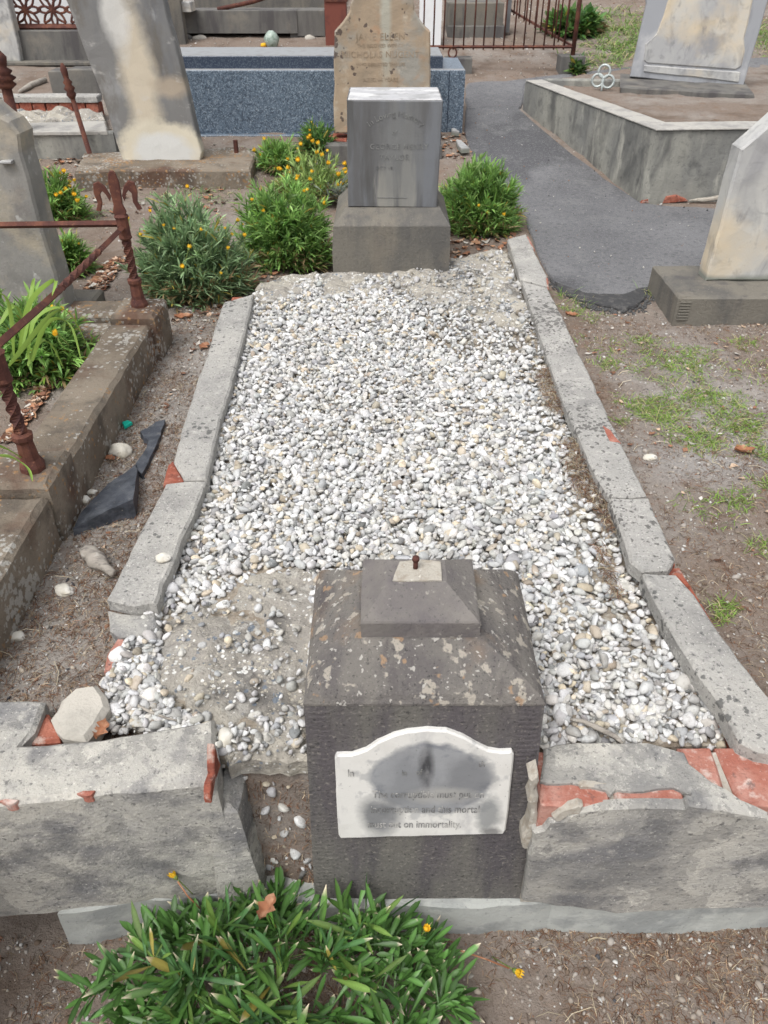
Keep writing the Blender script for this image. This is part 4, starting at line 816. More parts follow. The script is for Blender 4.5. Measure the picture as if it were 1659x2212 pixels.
# =================================================================== loose things
def shard(pts, zb, nm, label, parent=None):
    mb = MB(); top = []; n = len(pts)
    for i, (x, y, z) in enumerate(pts):
        x2, y2, z2 = pts[(i+1) % n]
        for k in range(3):
            t = k/3; p = G(x+(x2-x)*t+(3*nz((x+40*t, y), .11, 2) if k else 0), y+(y2-y)*t+(3*nz((x, y+40*t), .11, 5) if k else 0), z+(z2-z)*t); top.append(p)
    m_ = len(top); c = sum(top, Vector())/m_
    low = [Vector((p.x+.004*nz(p, 60, 1), p.y-.003+.004*nz(p, 60, 2), (p.z+zb)/2)) for p in top]; bot = [Vector((p.x, p.y-.008, zb)) for p in top]
    mb.add(top+low+bot, [tuple(range(m_))[::-1] if area([(p.x, p.y) for p in top]) < 0 else tuple(range(m_))]+[(i+q*m_, (i+1) % m_+q*m_, (i+1) % m_+(q+1)*m_, i+(q+1)*m_) for i in range(m_) for q in (0, 1)])
    return mb, top[0]
mb, p_0 = shard([(158, 1143, .395), (218, 1110, .410), (252, 1094, .417), (287, 1078, .43), (292, 1050, .427), (296, 1020, .415), (294, 1002, .40), (270, 1022, .402), (245, 1036, .402), (229, 1050, .402), (200, 1078, .398), (175, 1107, .395)], .365, '', '')
solo('slate_shard', 'wedge shaped black slate slab lying in the dirt lane left of the grave', 'slate shard', mb, M['slate'], p_0)
mb, p_0 = shard([(288, 1010, .397), (306, 1024, .397), (320, 1000, .396), (334, 968, .396), (347, 940, .396), (356, 906, .396), (336, 911, .396), (318, 925, .396), (303, 932, .396), (311, 946, .396), (321, 951, .396), (316, 968, .396), (304, 986, .396), (295, 998, .396)], .37, '', '')
solo('slate_shard', 'jagged thin slate strip mostly buried beyond the black slate wedge', 'slate shard', mb, M['slate'], p_0)
def stone(x, y, r, label, m='rock', cat='stone', name='stone', ang=0, z=None, fl=.5, seed=None):
    p = T(x, y) if z is None else G(x, y, z)
    p.z = (zt(p.x, p.y) if z is None else z)
    return solo(name, label, cat, blob(MB(), p+Vector((0, 0, r[2]*.5)), r, seed or int(x*7+y), 3, ang, fl), M[m], p)
stone(262, 982, (.032, .026, .022), 'cream rounded stone beside the tail of the slate shard'.replace('tail', 'tip'))
stone(186, 1086, (.012, .013, .011), 'round white pebble touching the left side of the slate shard')
stone(201, 1068, (.014, .010, .009), 'flat white pebble just above the round one left of the slate shard')
stone(140, 1276, (.024, .018, .008), 'white curved shell like chip on the lower left dirt', ang=-.6)
stone(38, 1373, (.014, .013, .010), 'small grey white pebble alone on dirt at the lower left', 'pebble' if 0 else 'rock')
stone(90, 1238, (.011, .010, .008), 'small white pebble upper of two near the tall kerb')
stone(70, 1262, (.012, .009, .008), 'small grey pebble lower of two near the tall kerb')
stone(352, 1208, (.016, .013, .010), 'lone round grey pebble resting on top of the left grave kerb', z=.457)
stone(1402, 996, (.02, .014, .008), 'white flat chip on the right dirt between grass tufts')
stone(488, 1598, (.015, .019, .014), 'largest white pebble at the slab corner beside the broken brick', z=.41)
stone(612, 1838, (.016, .018, .015), 'grey white pebble in the hollow beside the footstone', z=.12)
stone(540, 1862, (.014, .016, .013), 'white pebble in the hollow near the kerb block end', z=.10)
mb = MB(); ps = [(196, 1198), (210, 1212), (226, 1224), (246, 1240)]; pw_ = [G(*p, .395) for p in ps]
tube(mb, pw_, [.018, .024, .012, .009], 8); blob(mb, pw_[0]+Vector((0, 0, .005)), (.024, .022, .016), 9)
solo('wood_root', 'weathered grey root knob lying on the dirt left of the kerb', 'root', mb, M['dead_wood'], pw_[1])
solo('plastic_scrap', 'tiny teal plastic scrap on the dirt above the slate shard', 'plastic scrap', slab(MB(), HP([(263, 911), (276, 907), (285, 911), (276, 916), (268, 921)], .40), .01, HM(.40), .5, 0, .001, .002, 1), M['teal'], G(270, 912, .39))
mb = MB(); tube(mb, [G(*p, .425) for p in [(1365, 1450), (1400, 1458), (1450, 1468), (1500, 1490), (1530, 1520), (1552, 1546)] ] if 0 else [G(*p, .43) for p in [(1300, 1440), (1360, 1458), (1400, 1470), (1440, 1500), (1455, 1518)]], [.003, .005, .006, .006, .003], 6)
mb = MB(); tube(mb, [G(*p, .432) for p in [(1232, 1554), (1260, 1558), (1290, 1572), (1330, 1592), (1345, 1606)]], [.003, .004, .0055, .005, .003], 6)
solo('twig', 'thin grey twig lying on the pebbles right of the footstone', 'twig', mb, M['dead_wood'], G(1290, 1572, .42))
mb = MB(); tube(mb, [G(*p, .425) for p in [(290, 1508), (300, 1526), (330, 1540), (362, 1552), (382, 1556)]], [.002, .003, .003, .002, .0015], 6)
solo('twig', 'pale curved twig on the gravel behind the left kerb block', 'twig', mb, M['dead_wood'], G(330, 1540, .41))
# dry leaves
def dleaf(x, y, L, ang, label, z=None, curl=.3):
    p = T(x, y) if z is None else G(x, y, z)
    if z is None: p.z = zt(p.x, p.y)
    mb = MB(); vs = []; n = 9
    for i in range(n):
        t = i/(n-1); wd = L*.32*math.sin(math.pi*min(1, t*.96+.04))**.8*(1+.35*math.sin(t*17+x))
        for k in (-1, -.5, 0, .5, 1):
            u = (t-.5)*L; vv_ = k*wd; h = curl*L*(abs(k)**1.5*.5+.6*(t-.5)**2)+.004+.15*L*nz((u*30, vv_*30, x), 1, 1)
            vs.append(p+Vector((u*math.cos(ang)-vv_*math.sin(ang), u*math.sin(ang)+vv_*math.cos(ang), abs(h))))
    fs = [(i*5+k, i*5+k+1, (i+1)*5+k+1, (i+1)*5+k) for i in range(n-1) for k in range(4)]
    mb.add(vs, fs, True); return solo('dry_leaf', label, 'dry leaf', mb, M['dry_leaf'], p, 'fallen dry leaves')
for a_ in [(442, 752, .05, 1.2, 'orange dry leaf standing against the far left kerb piece'), (398, 688, .07, .3, 'curled brown dry leaf under the green bush by the far kerb end'), (428, 658, .07, 1.9, 'brown lobed dry leaf between the green bush and the kerb'),
           (1234, 686, .05, -.4, 'pale brown dry leaf right of the far right kerb'), (1606, 978, .06, .1, 'orange dry leaf between grass tufts at the right edge'), (240, 996, .035, -.5, 'small orange leaf scrap beneath the cream rounded stone'),
           (542, 620, .07, .8, 'brown dry leaf beside the broken concrete lump'), (1060, 545, .04, .4, 'small brown leaf by the foot of the right hand bush')]:
    dleaf(*a_)
dleaf(545, 1702, .03, .4, 'small yellow brown leaf stuck in the hollow beside the footstone', .30)
dleaf(578, 1965, .045, 1.1, 'orange brown curled leaf caught in the front green plant', .20, .5)
dleaf(222, 1584, .04, 1.4, 'orange leaf wedged behind the left kerb block', .42, .5)
# =================================================================== pebbles (numpy)
rg = np.random.default_rng(5)
def ico(sub):
    bm = bmesh.new(); bmesh.ops.create_icosphere(bm, subdivisions=sub, radius=1)
    v = np.array([x.co[:] for x in bm.verts]); f = np.array([[q.index for q in x.verts] for x in bm.faces]); bm.free(); return v, f
def attr_col(me, col):
    a = me.attributes.new('col', 'FLOAT_COLOR', 'POINT'); c = np.ones((len(col), 4), np.float32); c[:, :3] = col; a.data.foreach_set('color', c.ravel())
def rotm(a, b, c):
    ca, sa, cb, sb_, cc_, sc = np.cos(a), np.sin(a), np.cos(b), np.sin(b), np.cos(c), np.sin(c)
    return np.stack([np.stack([ca*cb, ca*sb_*sc-sa*cc_, ca*sb_*cc_+sa*sc], -1), np.stack([sa*cb, sa*sb_*sc+ca*cc_, sa*sb_*cc_-ca*sc], -1), np.stack([-sb_, cb*sc, cb*cc_], -1)], 1)
def scatter(name, pos, size, col, m, sub=2, nv=8, flat=.6, kind='stuff', label=None, cat=None, tilt=.5, rough=.3):
    bv, bf = ico(sub); V_ = []
    for k in range(nv):
        v = bv.copy()
        for q in range(8):          # planar cuts make worn facets
            d = rg.normal(size=3); d /= np.linalg.norm(d); h = .58+.25*rg.random(); dd = v@d; v = v-np.outer(np.maximum(dd-h, 0), d)*.9
        v *= 1+rough*.4*np.sin(bv@rg.normal(size=3)*2.5+rg.random()*6)[:, None]
        v *= np.array([1.15, .88, flat])*(1+.18*rg.normal(size=3)); V_.append(v)
    V_ = np.array(V_); n = len(pos); kk = rg.integers(0, nv, n)
    Rm = rotm(rg.random(n)*6.28, rg.normal(size=n)*tilt, rg.normal(size=n)*tilt)
    P = np.einsum('nij,nvj->nvi', Rm, V_[kk])*size[:, None, None]+pos[:, None, :]
    nvv = len(bv); F_ = bf[None]+(np.arange(n)*nvv)[:, None, None]
    me = bpy.data.meshes.new(name); fast_mesh(me, P.reshape(-1, 3), F_.reshape(-1, 3)); attr_col(me, np.repeat(col, nvv, 0)); me.materials.append(m)
    o = link(bpy.data.objects.new(name, me)); return put(o, label, cat, None, kind)
PAL = np.array([(.60, .598, .59), (.51, .512, .51), (.54, .525, .49), (.42, .415, .40), (.37, .375, .385), (.46, .41, .33), (.31, .31, .31), (.55, .48, .37), (.36, .31, .25), (.2, .2, .2)])
PW = np.array([.32, .22, .16, .12, .055, .045, .02, .03, .02, .01])
def pcol(n): c = PAL[rg.choice(len(PAL), n, p=PW)]*(1+.14*rg.normal(size=(n, 1))); return np.clip(c+.004*rg.normal(size=(n, 3)), .03, .72)
SL1 = HP([(345, 1330), (400, 1312), (470, 1290), (560, 1225), (640, 1220), (672, 1240), (672, 1640), (490, 1640), (470, 1560), (400, 1545), (330, 1480), (345, 1420)], .41)
SL2 = HP([(690, 585), (1096, 535), (1150, 690), (1100, 715), (1040, 690), (960, 668), (850, 640), (835, 610), (795, 600), (770, 640), (700, 645)], .405)
STN = rect(bl.x-.005, .6, br.x+.005, 1.03)
gxy = np.array(GRAVE); lo, hi = gxy.min(0), gxy.max(0)
def grid(sp):
    xs, ys = np.arange(lo[0], hi[0], sp), np.arange(lo[1], hi[1], sp*.87); A, Bq = np.meshgrid(xs, ys); A = A+(np.arange(len(ys)) % 2)[:, None]*sp/2
    x, y = A.ravel()+rg.normal(size=A.size)*sp*.22, Bq.ravel()+rg.normal(size=A.size)*sp*.22
    return x, y
def keep(x, y, slabs=True):
    k = pin(GRAVE, x, y) & ~pin(STN, x, y) & ~pin(rect(a_0, YH-.01, b_0, YH+.5), x, y)
    d = vnoise(x, y, 6, 31)*.5+vnoise(x, y, 25, 32)*.6
    s = pin(SL1, x, y) | pin(SL2, x, y)
    return k, s, d
a_0, b_0 = V(718, 597, YH).x, V(971, 597, YH).x
redge = np.interp
def xr_at(y):                                # inner line of the right kerb
    q = np.array(HP([(1600, 1612), (1500, 1465), (1420, 1310), (1362, 1211), (1316, 1075), (1262, 968), (1201, 846), (1151, 682), (1103, 540)], .42)); return np.interp(y, q[:, 1], q[:, 0])
allp = []
for layer, (sp, zo) in enumerate(((.0140, .404), (.0142, .412), (.016, .421))):
    x, y = grid(sp); k, s, d = keep(x, y)
    near_r = (xr_at(y)-x) < (.10+.12*vnoise(x, y, 2.2, 40)+.03)
    near_r &= (y > 1.0) & (y < 3.0)
    thin = near_r & (rg.random(len(x)) < (.55 if layer else .45))
    far = (y > 2.55+.5*vnoise(x, y, 3, 41)) & (x > .12) & (rg.random(len(x)) < .6)
    keepm = k & ~thin & ~far & (~s | (rg.random(len(x)) < (.05 if layer == 0 else .02)))
    if layer == 2: keepm &= rg.random(len(x)) < .7
    x, y, s = x[keepm], y[keepm], s[keepm]
    z = zo+.012*vnoise(x, y, 5, 50)+.0035*rg.normal(size=len(x))+np.where(s, .004-.010*layer, 0)-.009*np.clip(1-(xr_at(y)-x)/.06, 0, 1)*(y < 3)
    allp.append(np.stack([x, y, z], 1))
allp = np.concatenate(allp); sz = np.clip(rg.lognormal(0, .33, len(allp))*.0084, .0042, .0155)
sz = np.where(allp[:, 2] > .437, np.maximum(sz, .007), sz)
near = allp[:, 1] < 1.75
for nm_, msk, sub in (('pebble_bed', near, 2), ('pebble_bed', ~near, 2)):
    scatter(nm_, allp[msk], sz[msk], pcol(msk.sum()), M['pebble'], sub, 14, label=('nearer half' if msk is near else 'far half')+' of the white and grey pebble bed between the grave kerbs', cat='pebbles')
# crumbly small gravel at the left edge, between the kerb end and the block, and on the slabs
def zone(pts, n, z=.40): 
    q = np.array(HP(pts, z)); l, h = q.min(0), q.max(0); x = l[0]+rg.random(n*3)*(h[0]-l[0]); y = l[1]+rg.random(n*3)*(h[1]-l[1]); k = pin([tuple(a) for a in q], x, y); return x[k][:n], y[k][:n]
ps = []
for pts, n, z0_ in (([(340, 1340), (350, 1420), (340, 1480), (400, 1545), (460, 1560), (300, 1585), (190, 1590), (235, 1500), (250, 1420), (300, 1370)], 700, .409), ([(500, 1560), (660, 1540), (660, 1636), (495, 1645)], 90, .417), ([(350, 1340), (640, 1240), (660, 1500), (400, 1540)], 130, .417), ([(700, 640), (1090, 550), (1190, 800), (1000, 700)], 900, .422)):
    x, y = zone(pts, n); ps.append(np.stack([x, y, z0_+.004*rg.normal(size=len(x))], 1))
x, y = zone([(500, 1800), (560, 1780), (655, 1780), (680, 1900), (520, 1900)], 60, .08); ps.append(np.stack([x, y, np.array([zt(a, b) for a, b in zip(x, y)])+.004], 1))
ps = np.concatenate(ps); scatter('crumbled_gravel', ps, np.clip(rg.lognormal(0, .4, len(ps))*.0062, .002, .015), pcol(len(ps))*.82, M['pebble'], 2, 10, flat=.75, label='small grey crumbs and gravel around the broken concrete slabs', cat='gravel')
# =================================================================== litter, chips, needles
def world_pts(n, x0, x1, y0, y1, mask=None):
    x = x0+rg.random(n)*(x1-x0); y = y0+rg.random(n)*(y1-y0); k = ~pin(PATH, x, y) & ~pin(GRAVE, x, y)
    if mask is not None: k &= mask(x, y)
    return x[k], y[k]
def patchy(s, t, seed): return lambda x, y: rg.random(len(x)) < np.clip(.5-t+1.1*(vnoise(x+.3*y, y-.3*x, s, seed)+.6*vnoise(x-.6*y, y+.6*x, s*2.7, seed+1)+.4*vnoise(x, y, s*7, seed+2)), .04, 1)
def needles(name, label, x, y, cols, L=(.006, .024), wd=.00042, lift=.004, z=None):
    n = len(x); a = rg.random(n)*6.28; l = L[0]+rg.random(n)*(L[1]-L[0]); z = zter(x, y) if z is None else z; zt0 = z+rg.random(n)*lift+.001; dz = rg.normal(size=n)*.12*l
    c, s_ = np.cos(a), np.sin(a); w2 = wd*(.6+rg.random(n))
    P = np.zeros((n, 6, 3))
    for j, t in enumerate((-.5, 0, .5)):
        bend = (.12*l*(1-4*t*t))*np.sign(c)
        X_, Y_, Z_ = x+c*l*t-s_*bend, y+s_*l*t+c*bend, zt0+dz*t*2+.05*l*(1-4*t*t)
        P[:, j*2] = np.stack([X_-s_*w2, Y_+c*w2, Z_], 1); P[:, j*2+1] = np.stack([X_+s_*w2, Y_-c*w2, Z_+w2*.5], 1)
    F_ = np.array([[0, 1, 3, 2], [2, 3, 5, 4]])[None]+(np.arange(n)*6)[:, None, None]
    me = bpy.data.meshes.new(name); fast_mesh(me, P.reshape(-1, 3), F_.reshape(-1, 4)); cl = np.array(cols)[rg.integers(0, len(cols), n)]*(1+.25*rg.normal(size=(n, 1))); attr_col(me, np.repeat(np.clip(cl, .01, .8), 6, 0)); me.materials.append(M['litter'])
    return put(link(bpy.data.objects.new(name, me)), label, 'plant litter', None, 'stuff')
BR = [(.15, .075, .045), (.11, .062, .042), (.20, .115, .07), (.25, .18, .12), (.34, .28, .2), (.08, .05, .035)]
nd = []
for n, x0, x1, y0, y1, t in ((30000, -.9, .95, .28, .68, .05), (46000, .62, 2.2, .7, 2.7, .1), (22000, -.8, -.45, .75, 2.9, -.1), (5000, -1.9, -.9, 1.0, 2.5, .0), (16000, -2.2, 2.6, 2.7, 5, -.1), (2500, -.45, -.02, .70, .80, -.6)):
    x, y = world_pts(n, x0, x1, y0, y1, patchy(5, t, 60)); nd.append((x, y))
needles('fallen_needles', 'brown and straw coloured fallen needles scattered over the bare dirt', np.concatenate([a[0] for a in nd]), np.concatenate([a[1] for a in nd]), BR)
q = np.array(HP([(1180, 760), (1240, 900), (1330, 1100), (1420, 1300), (1380, 1300), (1250, 1060), (1170, 860)], .42)); l_, h_ = q.min(0), q.max(0)
x = l_[0]+rg.random(5000)*(h_[0]-l_[0]); y = l_[1]+rg.random(5000)*(h_[1]-l_[1]); d_ = xr_at(y)-x; k = (d_ > -.02) & (d_ < .09+.1*vnoise(x, y, 5, 70)) & (vnoise(x, y, 7, 71) > -.12)
needles('fallen_needles', 'brown needle litter along the inside of the right grave kerb', x[k], y[k], BR+[(.35, .3, .2)], z=.420+.012*rg.random(k.sum()), L=(.008, .04))
x, y = world_pts(220, .62, 2.0, .8, 2.6); x2, y2 = world_pts(60, -.9, .9, .28, .66); x3, y3 = world_pts(90, -.8, -.45, .8, 2.8)
needles('straw', 'pale dry straw stalks lying on the dirt', np.concatenate([x, x2, x3]), np.concatenate([y, y2, y3]), [(.36, .31, .22), (.42, .37, .28)], L=(.02, .07), wd=.0006)
x, y = [], []
for n, x0, x1, y0, y1 in ((5200, -.95, .95, .28, .68), (11000, .62, 2.4, .7, 2.9), (6000, -.8, -.45, .75, 3.0), (2600, -2.2, -.9, 1.0, 3.2), (5000, -2.5, 3, 2.8, 6.5), (4000, -3, 4, 6.6, 11)):
    a_, b_ = world_pts(n, x0, x1, y0, y1, patchy(4, -.3, 80)); x.append(a_); y.append(b_)
x, y = np.concatenate(x), np.concatenate(y); z = zter(x, y)
cc_ = np.array([(.45, .44, .42), (.3, .28, .25), (.55, .54, .52), (.16, .14, .12), (.22, .13, .09), (.38, .33, .27), (.07, .07, .075)])[rg.choice(7, len(x), p=[.2, .22, .08, .2, .1, .12, .08])]
scatter('dirt_grit', np.stack([x, y, z+.001], 1), np.clip(rg.lognormal(0, .45, len(x))*.0023*(1+.25*np.maximum(y-2, 0)), .001, .012), cc_, M['litter'], 1, 8, .5, label='fine stone grit and chips over the bare dirt', cat='grit')
x, y = T(1100, 400).x+0*np.zeros(1), T(1100, 400).y+np.zeros(1)
# brown leaf flakes under the bushes
def flakes(name, label, zones, cols, L):
    xs, ys = [], []
    for x0, y0, x1, y1, n in zones:
        a_, b_ = T(x0, y1), T(x1, y0); xs.append(a_.x+rg.random(n)*(b_.x-a_.x)); ys.append(a_.y+rg.random(n)*(b_.y-a_.y))
    x, y = np.concatenate(xs), np.concatenate(ys); k = ~pin(PATH, x, y) & ~pin(GRAVE, x, y); x, y = x[k], y[k]; n = len(x); z = zter(x, y)+.003
    a = rg.random(n)*6.28; P = np.zeros((n, 7, 3)); sc = L*(.5+rg.random(n))
    for j in range(6):
        r = sc*(.5+.5*rg.random(n))*(1 if j % 3 else 1.5); th_ = a+j*1.047
        P[:, j] = np.stack([x+r*np.cos(th_), y+r*np.sin(th_), z+r*rg.random(n)*.7], 1)
    P[:, 6] = np.stack([x, y, z], 1)
    F_ = np.array([[6, j, (j+1) % 6] for j in range(6)])[None]+(np.arange(n)*7)[:, None, None]
    me = bpy.data.meshes.new(name); fast_mesh(me, P.reshape(-1, 3), F_.reshape(-1, 3), False); cl = np.array(cols)[rg.integers(0, len(cols), n)]; attr_col(me, np.repeat(cl*(1+.2*rg.normal(size=(n, 1))), 7, 0).clip(.01, .7)); me.materials.append(M['litter'])
    return put(link(bpy.data.objects.new(name, me)), label, 'leaf litter', None, 'stuff')
flakes('leaf_litter', 'brown and pale leaf litter heaped under and around the green bushes', [(150, 560, 280, 665, 260), (370, 600, 560, 700, 130), (480, 560, 720, 640, 120), (960, 500, 1110, 560, 120), (150, 800, 230, 900, 60), (0, 780, 160, 960, 240), (60, 340, 260, 395, 120), (160, 400, 520, 470, 60), (560, 320, 760, 420, 100), (950, 290, 1010, 345, 60)],
       [(.30, .15, .09), (.18, .09, .06), (.42, .30, .22), (.5, .47, .42), (.13, .08, .06), (.35, .2, .12)], .014)
# =================================================================== plants
def blades(base, dirs, L, W, droop, col, tip=None, k=4, rib=1.25, prof='lance'):
    n = len(base); up = np.array([0, 0, 1.]); side = np.cross(dirs, up+.35*rg.normal(size=(n, 3))); side /= np.linalg.norm(side, axis=1)[:, None]+1e-9
    nrm = np.cross(side, dirs); P = np.zeros((n, (k+1)*3, 3)); Cc = np.zeros((n, (k+1)*3, 3))
    for i in range(k+1):
        t = i/k; c = base+dirs*(L*t)[:, None]; c[:, 2] -= droop*L*t*t
        wd = {'lance': math.sin(math.pi*(t*.9+.06)), 'spat': [.16, .26, .46, .74, .98, .84, .04][min(6, int(round(t*6)))], 'strap': (1-t**3)*.8+.12}[prof]
        if i == k: wd = .04
        e = side*(W*wd*.5)[:, None]
        P[:, i*3], P[:, i*3+1], P[:, i*3+2] = c-e, c-nrm*(W*wd*.16)[:, None], c+e
        cl = col*(.92+.16*t); 
        if tip is not None: cl = np.where(((t > .92) & (tip > 0))[:, None] if hasattr(t > .92, '__len__') else (tip > 0)[:, None] & np.array(t > .92), np.array([(.52, .43, .33)]), cl)
        Cc[:, i*3] = cl; Cc[:, i*3+1] = cl*rib; Cc[:, i*3+2] = cl
    F_ = []
    for i in range(k):
        a = i*3; F_ += [[a, a+1, a+4, a+3], [a+1, a+2, a+5, a+4]]
    F_ = np.array(F_)[None]+(np.arange(n)*(k+1)*3)[:, None, None]
    return P.reshape(-1, 3), F_.reshape(-1, 4), Cc.reshape(-1, 3)
def leafmesh(name, P, F_, Cc, m, parent=None, kind=None):
    me = bpy.data.meshes.new(name); off = np.array(origin(parent)) if parent else 0
    fast_mesh(me, P-off, F_); attr_col(me, Cc.clip(.005, .9)); me.materials.append(m); o = link(bpy.data.objects.new(name, me))
    if parent: o.parent = parent
    if kind: o['kind'] = kind
    return o
def unit(v): return v/np.linalg.norm(v, axis=-1, keepdims=True)
def flower_mb(open_=.3, s=1.):
    mb = MB(); tube(mb, [(0, 0, 0), (0, 0, .006*s), (0, 0, .010*s)], [.0025*s, .0055*s, .005*s], 7)
    return mb
fl_cache = {}
def flower(parent, p, s, tiltv, cup=True):
    key = 'a'
    if key not in fl_cache:
        mb = MB()
        for k in range(9):
            a = k*.698; c_, s_ = math.cos(a), math.sin(a); r0, r1 = .0035, .0075
            q = [Vector((r0*c_-.002*s_, r0*s_+.002*c_, .006)), Vector((r0*c_+.002*s_, r0*s_-.002*c_, .006)), Vector((r1*c_+.003*s_, r1*s_-.003*c_, .014)), Vector((r1*1.15*c_, r1*1.15*s_, .022)), Vector((r1*c_-.003*s_, r1*s_+.003*c_, .014))]
            mb.add(q, [(0, 1, 2, 3, 4)], True)
        tube(mb, [(0, 0, .006), (0, 0, .015)], [.004, .006], 7)
        g_ = MB(); tube(g_, [(0, 0, -.002), (0, 0, .004), (0, 0, .009)], [.002, .0055, .005], 7); tube(g_, [(0, 0, -.05), (0, 0, 0)], [.0012, .0014], 5)
        o = obj('flower', mb, M['petal']); c = obj('calyx', g_, M['bud'], o); fl_cache[key] = (o, c); new = (o, c)
    else:
        o, c = fl_cache[key]; o2 = o.copy(); c2 = c.copy(); link(o2); link(c2); c2.parent = o2; new = (o2, c2)
    o = new[0]; o.parent = parent; o.location = Vector(p)-origin(parent); o.scale = (s, s, s); o.rotation_euler = tiltv
    return o
def bush(x0, x1, ytop, ybase, label, col, n=2600, L=.055, W=.008, nfl=8, rr=None, up=.55, cat='bush', depth=.85, name='flowering_bush', fs_=1.0, dens=1., zg=None):
    xc = (x0+x1)/2; x0 -= (x1-x0)*.05; x1 += (x1-x0)*.05; ytop -= (ybase-ytop)*.06; n = int(n*1.7)
    B = T(xc, ybase); ax = (B.y)/math.cos(TH+math.atan((ybase-CY)/FP))*math.cos(math.atan((ybase-CY)/FP))
    r = (x1-x0)*ax/FP/2; ry = r*depth; Yc = B.y+ry*.75; x_ = V(xc, (ytop+ybase)/2, Yc).x; h = max(.08, V(xc, ytop, Yc).z-rise(Yc)-.0)
    zg = rise(Yc)
    t_ = thing(name, label, cat, (x_, Yc, zg))
    nt_ = max(12, n//15); th = rg.random(nt_)*6.28; ph = np.arccos(rg.random(nt_)**1.25*.98); lump = 1+.13*np.sin(th*3+xc)*np.sin(ph*4+xc*.3)+.11*rg.normal(size=nt_)
    nd_ = np.stack([np.sin(ph)*np.cos(th), np.sin(ph)*np.sin(th), np.cos(ph)], 1); rad = (.35+.65*rg.random(nt_)**.45)*lump
    tp = np.array([x_, Yc, zg+.01])+nd_*rad[:, None]*np.array([r*.86, ry*.86, h*.84])
    idx = np.repeat(np.arange(nt_), 15); m_ = len(idx)
    axis_ = unit(nd_*np.array([1, 1, .6])+np.array([0, 0, up])); d = unit(axis_[idx]+np.array([0, 0, .35])+.5*rg.normal(size=(m_, 3))); d[:, 2] = np.abs(d[:, 2])*.9+.05; d = unit(d)
    base = tp[idx]-axis_[idx]*(rg.random(m_)*L*.9)[:, None]; base[:, 2] = np.maximum(base[:, 2], zg+.004)
    tuft_c = 1+.22*rg.normal(size=nt_); c = np.array(col)*(1+.2*rg.normal(size=(m_, 1)))*tuft_c[idx][:, None]*np.array([1, 1, 1])+.01*rg.normal(size=(m_, 3)); yel = rg.random(m_) < .03; c[yel] = (.36, .30, .06); dd_ = (rg.random(m_) < .25*(nd_[idx, 2] < .3)); c[dd_] = (.26, .19, .10)
    P, F_, Cc = blades(base, d, L*(.65+.8*rg.random(m_)), W*(.65+.5*rg.random(m_)), .15+.3*rg.random(m_), c, k=3)
    leafmesh('foliage', P, F_, Cc, M['leaf'], t_, 'stuff')
    mb = MB()
    for q in range(14):
        e = tp[rg.integers(0, nt_)]; tube(mb, [(x_+.1*r*math.cos(q), Yc+.1*ry*math.sin(q), zg-.01), tuple(np.array([x_, Yc, zg])*.4+e*.6), tuple(e)], [.004, .003, .0015], 5)
    obj('stems', mb, M['dead_wood'], t_, kind='stuff')
    for q in range(nfl):
        i_ = rg.integers(0, nt_); 
        for _ in range(6):
            if nd_[i_][1] > .35 or nd_[i_][2] < .25: i_ = rg.integers(0, nt_)
        p = np.array([x_, Yc, zg])+nd_[i_]*np.array([r*.95, ry*.95, h*1.02])*lump[i_]+np.array([0, 0, .01])
        flower(t_, p, fs_*(.6+.45*rg.random()), (rg.normal()*.5, rg.normal()*.5, 0))
    return t_
GG, GR, DG, LG = (.22, .32, .165), (.20, .34, .095), (.10, .19, .055), (.28, .39, .13)
bush(283, 535, 432, 664, 'large grey green bush with a few orange buds beside the rusty fence post', GG, 7500, .06, .008, 16, up=.8)
bush(508, 716, 388, 590, 'bright green bush with yellow buds between the grey green bush and the headstone', GR, 6000, .06, .0085, 10, up=.7)
bush(590, 752, 338, 440, 'loose clump of yellow flowers growing left of the grey headstone', LG, 1500, .07, .008, 26, up=.8, fs_=1.5)
bush(560, 645, 305, 378, 'small dark green bush in front of the granite tomb', GR, 1500, .07, .009, 5, fs_=1.3)
bush(646, 724, 268, 345, 'small dark bush with yellow buds left of the sandstone headstone', DG, 1500, .07, .009, 7, fs_=1.4)
bush(945, 1130, 350, 512, 'dense green bush right of the grey headstone beside the asphalt path', GR, 6500, .062, .0078, 3, up=.9)
bush(58, 178, 378, 490, 'yellow flowered bush right of the leaning grey stone at the left edge', GR, 2200, .07, .009, 26, up=.6, fs_=1.3)
bush(95, 188, 502, 600, 'small green bush under the rusty rail behind the fence post', GR, 1500, .06, .009, 3)
bush(-70, 195, 650, 845, 'low green bush inside the lichen spotted kerb at the left edge', GR, 4200, .06, .010, 10, up=.5)
bush(1186, 1292, 28, 80, 'dark green shrub with yellow leaves behind the picket fence', DG, 1800, .12, .05, 0)
bush(706, 752, 392, 440, 'silvery leaved tuft at the left foot of the grey headstone', (.30, .34, .28), 130, .12, .014, 0, name='silver_tuft', cat='plant')
bush(1230, 1262, 150, 163, 'small green weed beside the right fence stub', DG, 200, .09, .03, 0, name='weed', cat='weed')
